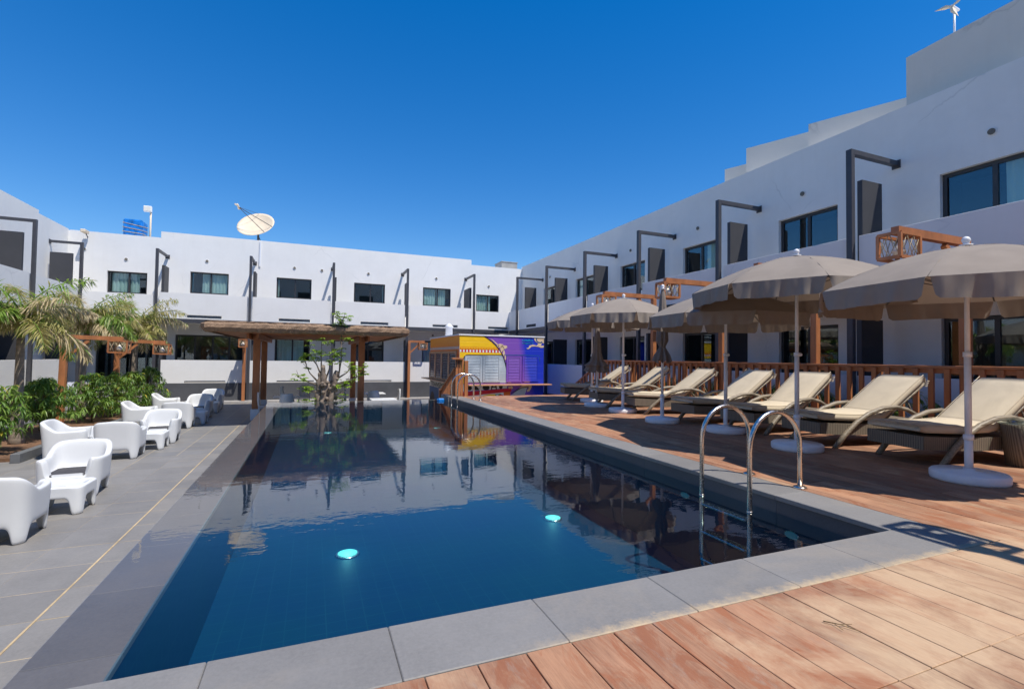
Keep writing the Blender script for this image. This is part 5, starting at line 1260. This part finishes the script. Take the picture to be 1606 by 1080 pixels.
def palm(label, loc, H, crown, nf, seed, Lf=1.5, lean=(0, 0)):
    rg = random.Random(seed); t = empty('palm_tree', label, 'palm tree', loc, 0, 'foxtail palms in the left planter')
    pts = []; rs = []
    for i in range(14):
        f = i / 13; pts.append((lean[0] * f * f, lean[1] * f * f, H * f)); rs.append((.10 - .035 * f) * (1 + .04 * (i % 2)) + (.05 * (1 - f) ** 6))
    MB().tube(pts, rs, 12).build('trunk', 'trunk_grey', t)
    top = Vector(pts[-1]); MB().tube([top, top + Vector((0, 0, .25)), top + Vector((0, 0, .6))], [.072, .075, .03], 10).build('crownshaft', 'frond_green', t)
    for k in range(nf):
        az = k * 2.399 + rg.uniform(-.45, .45); el0 = 1.15 - 1.05 * (k / nf); dry = rg.random() < .12 + .45 * (k / nf); L = Lf * rg.uniform(.7, 1.12); tw = rg.uniform(-.03, .03)
        base = top + Vector((0, 0, .50 - .25 * k / nf)); st_ = []; n = 13; p = base.copy(); e = el0
        for i in range(n):
            st_.append(p.copy()); d = Vector((math.cos(az) * math.cos(e), math.sin(az) * math.cos(e), math.sin(e))); p = p + d * (L / n); e -= .105 * (1 + .4 * k / nf) * rg.uniform(.85, 1.15)
        fr_ = MB(); fr_.tube(st_, [.016 - .001 * i for i in range(n)], 5, mi=0)
        main = 2 if dry else (1 if rg.random() < .66 else 0)
        for i in range(1, n):
            for q in range(7):
                f = (i + q / 7) / n; 
                a0 = st_[i - 1].lerp(st_[i], q / 7); tg = (st_[i] - st_[i - 1]).normalized(); sd = tg.cross(Vector((0, 0, 1))); sd = sd.normalized() if sd.length > .01 else Vector((1, 0, 0)); upv = sd.cross(tg)
                ll = .36 * math.sin(math.pi * min(.97, .12 + f * .85)) ** .6 * rg.uniform(.8, 1.15) * L / 1.5
                for s_ in (-1, 1):
                    sp = rg.uniform(-1.1, 1.2); d = (sd * s_ * rg.uniform(.45, 1.1) + tg * rg.uniform(.3, .9) + upv * sp * .8 - Vector((0, 0, .16 + .35 * (dry))) ).normalized()
                    if rg.random() < .08: continue
                    mi = main if rg.random() < .8 else rg.choice((0, 1, 2)); leaf(fr_, a0, d, ll, .012 + .008 * rg.random(), mi, .7)
        fr_.build('frond', ['frond_green', 'frond_olive', 'frond_dry'], t)
    return t
palm('foxtail palm nearest the camera at the left edge with bulging grey trunk', (-5.85, 13.8, FL), 2.35, 0, 22, 11, 1.6)
palm('middle foxtail palm behind the nearer lantern post', (-6.35, 18.3, FL), 2.6, 0, 22, 12, 1.6, (.1, 0))
palm('right foxtail palm whose fronds reach over the farther lantern', (-5.75, 20.7, FL), 2.55, 0, 22, 13, 1.8, (.05, 0))
palm('foxtail palm rising at the extreme left corner of the frame', (-6.9, 12.2, FL), 2.6, 0, 18, 14, 1.6)

# ------------------------------------------------------------------ tree with knobbly trunk beyond the pool
tr = empty('tree', 'small knobbly-trunked tree with bright green leaves beyond the far pool edge', 'tree', (.36, 15.15, FL))
rg = random.Random(5); tb = MB()
def knob(pts, r0, r1, n=12):
    P_ = []; Q = []
    pts = [Vector(p) for p in pts]; S = 5 * (len(pts) - 1)
    for i in range(S + 1):
        f = i / 5; k = min(int(f), len(pts) - 2); u = f - k; p = pts[k].lerp(pts[k + 1], u); g = i / S
        P_.append(p + Vector((rg.uniform(-.02, .02), rg.uniform(-.02, .02), 0))); Q.append((r0 + (r1 - r0) * g) * rg.uniform(.82, 1.22))
    tb.tube(P_, Q, n)
knob([(0, 0, 0), (-.02, 0, .6), (.02, -.02, 1.25)], .18, .11); knob([(-.12, .05, 0), (-.17, .03, .6), (-.17, 0, 1.2), (-.12, 0, 1.55)], .12, .055)
knob([(.1, -.05, 0), (.13, -.05, .6), (.24, -.03, 1.15), (.30, 0, 1.6)], .125, .055); knob([(.02, 0, 1.0), (-.05, -.05, 1.4), (-.06, -.08, 1.75)], .11, .05)
for i in range(26): a = rg.uniform(0, 6.28); z = rg.uniform(.7, 1.4); tb.lathe([(.01, -.05), (.05, -.02), (.055, .02), (.01, .05)], 8, (.08 + .2 * math.cos(a) * 1.2, .14 * math.sin(a) - .03, z))
tips = []
for (bx_, bz, ex, ey, ez) in ((-.2, 1.2, -.75, -.1, 1.45), (-.2, 1.3, -.55, .0, 1.85), (-.1, 1.45, -.45, -.1, 2.15), (-.1, 1.5, -.12, -.15, 2.35), (.0, 1.3, .12, -.1, 2.1), (.3, 1.3, .38, -.05, 2.0), (.36, 1.4, .75, -.05, 1.75), (.3, 1.2, 1.05, -.1, 1.55), (.36, 1.4, .42, -.15, 2.5), (.42, 2.4, .42, -.25, 3.12), (.3, 1.1, .75, .05, 1.35), (-.2, 1.0, -.6, 0, 1.1), (-.1, .5, -.55, -.05, .55), (.1, .4, .6, 0, .62), (-.15, .3, -.8, 0, .3), (-.2, .25, -.95, -.05, .2), (.15, .9, .55, -.1, 1.0)):
    b_ = Vector((bx_, 0, bz)); e_ = Vector((ex, ey, ez)); mid = b_.lerp(e_, .5) + Vector((rg.uniform(-.05, .05), 0, -.03)); tb.tube([b_, mid, e_], [.03 if ez < 2.4 else .024, .017, .008], 6); tips.append(e_); tips.append(mid.lerp(e_, .5))
    for k in range(3): q = mid.lerp(e_, rg.random()); w2 = q + Vector((rg.uniform(-.22, .22), rg.uniform(-.12, .12), rg.uniform(.05, .3))); tb.tube([q, w2], [.012, .005], 4); tips.append(w2)
tb.build('trunk', 'bark', tr)
lv = MB()
for p in tips:
    if rg.random() < .12: continue
    for c_ in range(rg.randint(3, 6)):
        q = p + Vector((rg.uniform(-.11, .11), rg.uniform(-.1, .1), rg.uniform(-.09, .08)))
        for j in range(10): b_ = 6.283 * j / 8 + rg.random() * .4; leaf(lv, q, Vector((math.cos(b_), math.sin(b_), rg.uniform(-.3, .3))), rg.uniform(.07, .12), .022, 0 if rg.random() < .8 else 1, .5)
for k in range(60):
    p = Vector((rg.uniform(-1.0, -.1), rg.uniform(-.2, .2), rg.uniform(.02, .66) + .65 * .0)); p.z = .45 + rg.uniform(-.1, .35) * (1 if p.x > -.7 else .6)
    for j in range(9): b_ = 6.283 * j / 9; leaf(lv, p, Vector((math.cos(b_), math.sin(b_), rg.uniform(-.3, .4))), rg.uniform(.09, .14), .022, 0, .5)
for k in range(22):
    q = Vector((.42, -.27, 3.1)) + Vector((rg.uniform(-.22, .24), rg.uniform(-.1, .1), rg.uniform(-.14, .14)))
    for j in range(8): b_ = 6.283 * j / 8; leaf(lv, q, Vector((math.cos(b_), math.sin(b_), rg.uniform(-.4, .4))), rg.uniform(.08, .12), .02, 0, .5)
lv.build('crown', ['leaf_bright', 'leaf_light'], tr)
# plants behind the balustrade
gp = 'low leafy plants behind the balustrade'
spots = ['at the right edge of the frame', 'behind the nearest lounger headrest', 'right of the nearest lantern post', 'left of the nearest lantern post', 'behind the second lounger headrest', 'beside the second lantern post', 'behind the third lounger', 'behind the fourth lounger', 'beside the third lantern post', 'behind the fifth lounger', 'behind the sixth lounger', 'near the farthest lantern post']
for i, s_ in enumerate(spots):
    shrub('low green plant behind the balustrade, ' + s_, (9.32 + .08 * math.sin(i * 2), 2.4 + i * .86, -.38), 1.02, .42, .5, 40 + i, 62, gp, L=.15, ypr=.03, mats=('leaf_light', 'leaf_pale', 'leaf_yellow'), name='plant', cat='plant', zlow=.3)
MB().box((9.01, -3, -1), (9.745, 13.8, -.36)).build('planting_bed', 'soil', kind='structure')

tw_ = empty('twig', 'small forked dry twig lying on the dusty deck boards at the lower right', 'twig', (2.12, 1.50, .002)); tw_.scale = (.7, .7, .7)
MB().tube([(0, 0, .004), (.05, -.07, .01), (.10, -.17, .005)], [.004, .003, .002], 5).tube([(.05, -.07, .01), (.12, -.10, .012)], .002, 4).tube([(.03, -.04, .01), (.01, -.12, .008)], .002, 4).build('stick', 'twig', tw_)
# ------------------------------------------------------------------ rooftop things
sd = empty('satellite_dish', 'large cream satellite dish tilted on the far roof', 'satellite dish', (-2.7, 27.3, 6.55))
ds = MB(); n = 40; rings = 8; Rr = .86; vs = [(0, 0, 0)]
for j in range(1, rings + 1):
    r = Rr * j / rings
    for i in range(n): a = 2 * math.pi * i / n; vs.append((r * math.cos(a), r * math.sin(a), .22 * (r / Rr) ** 2))
fs = [(0, 1 + i, 1 + (i + 1) % n) for i in range(n)] + [(1 + (j - 1) * n + i, 1 + j * n + i, 1 + j * n + (i + 1) % n, 1 + (j - 1) * n + (i + 1) % n) for j in range(1, rings) for i in range(n)]
ds.add(vs, fs, smooth=True); dob = ds.build('reflector', 'beige_dish', sd)
m = dob.modifiers.new('thickness', 'SOLIDIFY'); m.thickness = .03
zax = Vector((-.26, -.78, .64)).normalized(); q = zax.to_track_quat('Z', 'X'); dob.rotation_euler = q.to_euler(); dob.location = (0, 0, .95)
lb_ = Vector((0, 0, .95)); rim = lb_ + q @ Vector((.0, -.9, .2)); 
foc = lb_ + Vector((-.78, -.5, .80))
arm = MB(); 
for a in (3.9, 4.5): arm.tube([lb_ + q @ Vector((Rr * math.cos(a), Rr * math.sin(a), .22)), foc], .016, 6)
arm.tube([lb_ + q @ Vector((Rr * .95, Rr * .1, .22)), foc], .008, 5)
arm.build('feed_arms', 'steel', sd); MB().tube([foc - zax * .12, foc + zax * .16], [.06, .04], 10).tube([foc + Vector((-.02, 0, .04)), foc + Vector((-.16, -.05, .12))], .035, 8).build('feed_horn', 'beige_dish', sd)
MB().tube([(0.05, .1, -.1), (0.05, .1, .9)], .05, 10).tube([(.3, .3, -.1), (.05, .1, .6)], .02, 6).build('mast', 'steel', sd)
fp = empty('floodlight', 'square white floodlight on a thin roof pole above the left end of the far wing', 'floodlight', (-7.35, 28.2, 6.2))
MB().tube([(0, 0, 0), (0, 0, 1.85)], .04, 8).build('pole', 'beige_dish', fp); MB().box((-.28, -.12, 1.72), (.05, .02, 2.0), bev=.02).build('lamp_head', 'plastic_white', fp); MB().box((-.25, -.13, 1.75), (.02, -.121, 1.97)).build('lens', 'bulb', fp)
tp = empty('wrapped_crate', 'blue tarpaulin wrapped block with pale straps on the far roof', 'crate', (-7.65, 27.2, 6.2))
mb = MB(); mb.box((-.36, -.4, .25), (.36, .4, 1.0), bev=.05); mb.build('tarpaulin', 'tarp', tp)
for z in (.42, .62, .82): MB().tube([(-.37, -.41, z), (.37, -.41, z - .10 + .05 * math.sin(z * 20)), (.37, .41, z), (-.37, .41, z), (-.37, -.41, z)], .014, 5).build('strap', 'rope', tp)
MB().box((-.4, -.42, .0), (.4, .42, .24)).build('pallet', 'beige_dish', tp)
rb_ = empty('roof_tank', 'grey block housing on the roof above the far right corner', 'roof housing', (10.75, 27.2, 6.28))
MB().box((-.55, -.5, 0), (.45, .6, .52), bev=.01).build('body', 'grey_block', rb_); MB().box((-.58, -.53, .521), (.48, .63, .56)).build('lid', 'grey_block', rb_)
cm = empty('camera_bracket', 'small beige security camera at the left end of the far roof edge', 'security camera', (-8.9, 25.55, 6.12))
MB().box((-.09, -.28, .0), (.09, .12, .13), bev=.02).build('body', 'beige_dish', cm); MB().tube([(0, .05, .0), (0, .24, -.12)], .02, 6).build('bracket', 'steel', cm)
tz = on_x(1497, 50, 13.2); hz = on_x(1497, 13, 13.2)
wt = empty('wind_turbine', 'small white three-bladed wind turbine on the upper right roof', 'wind turbine', (tz[0], tz[1], tz[2] - .4))
hh = hz[2] - tz[2] + .4
MB().tube([(0, 0, 0), (0, 0, hh)], .022, 8).build('mast', 'plastic_white', wt)
MB().tube([(-.12, 0, hh), (.16, 0, hh)], [.045, .03], 10).build('nacelle', 'plastic_white', wt)
for a in (20, 155, 245):
    a = R_(a); d = Vector((.12 * math.cos(a * 2), math.cos(a), math.sin(a))); b0_ = Vector((-.12, 0, hh)); pp = Vector((-.3, -math.sin(a) , math.cos(a))) .normalized()
    MB().add([b0_ + pp * .02, b0_ + d * .12 + pp * .06, b0_ + d * .36, b0_ + d * .12 - pp * .03, b0_ - pp * .02, b0_ + d * .14 + Vector((-.03, 0, 0))], [(0, 1, 5), (1, 2, 5), (2, 3, 5), (3, 4, 5), (4, 0, 5), (0, 4, 3, 2, 1)]).build('blade', 'beige_dish', wt)
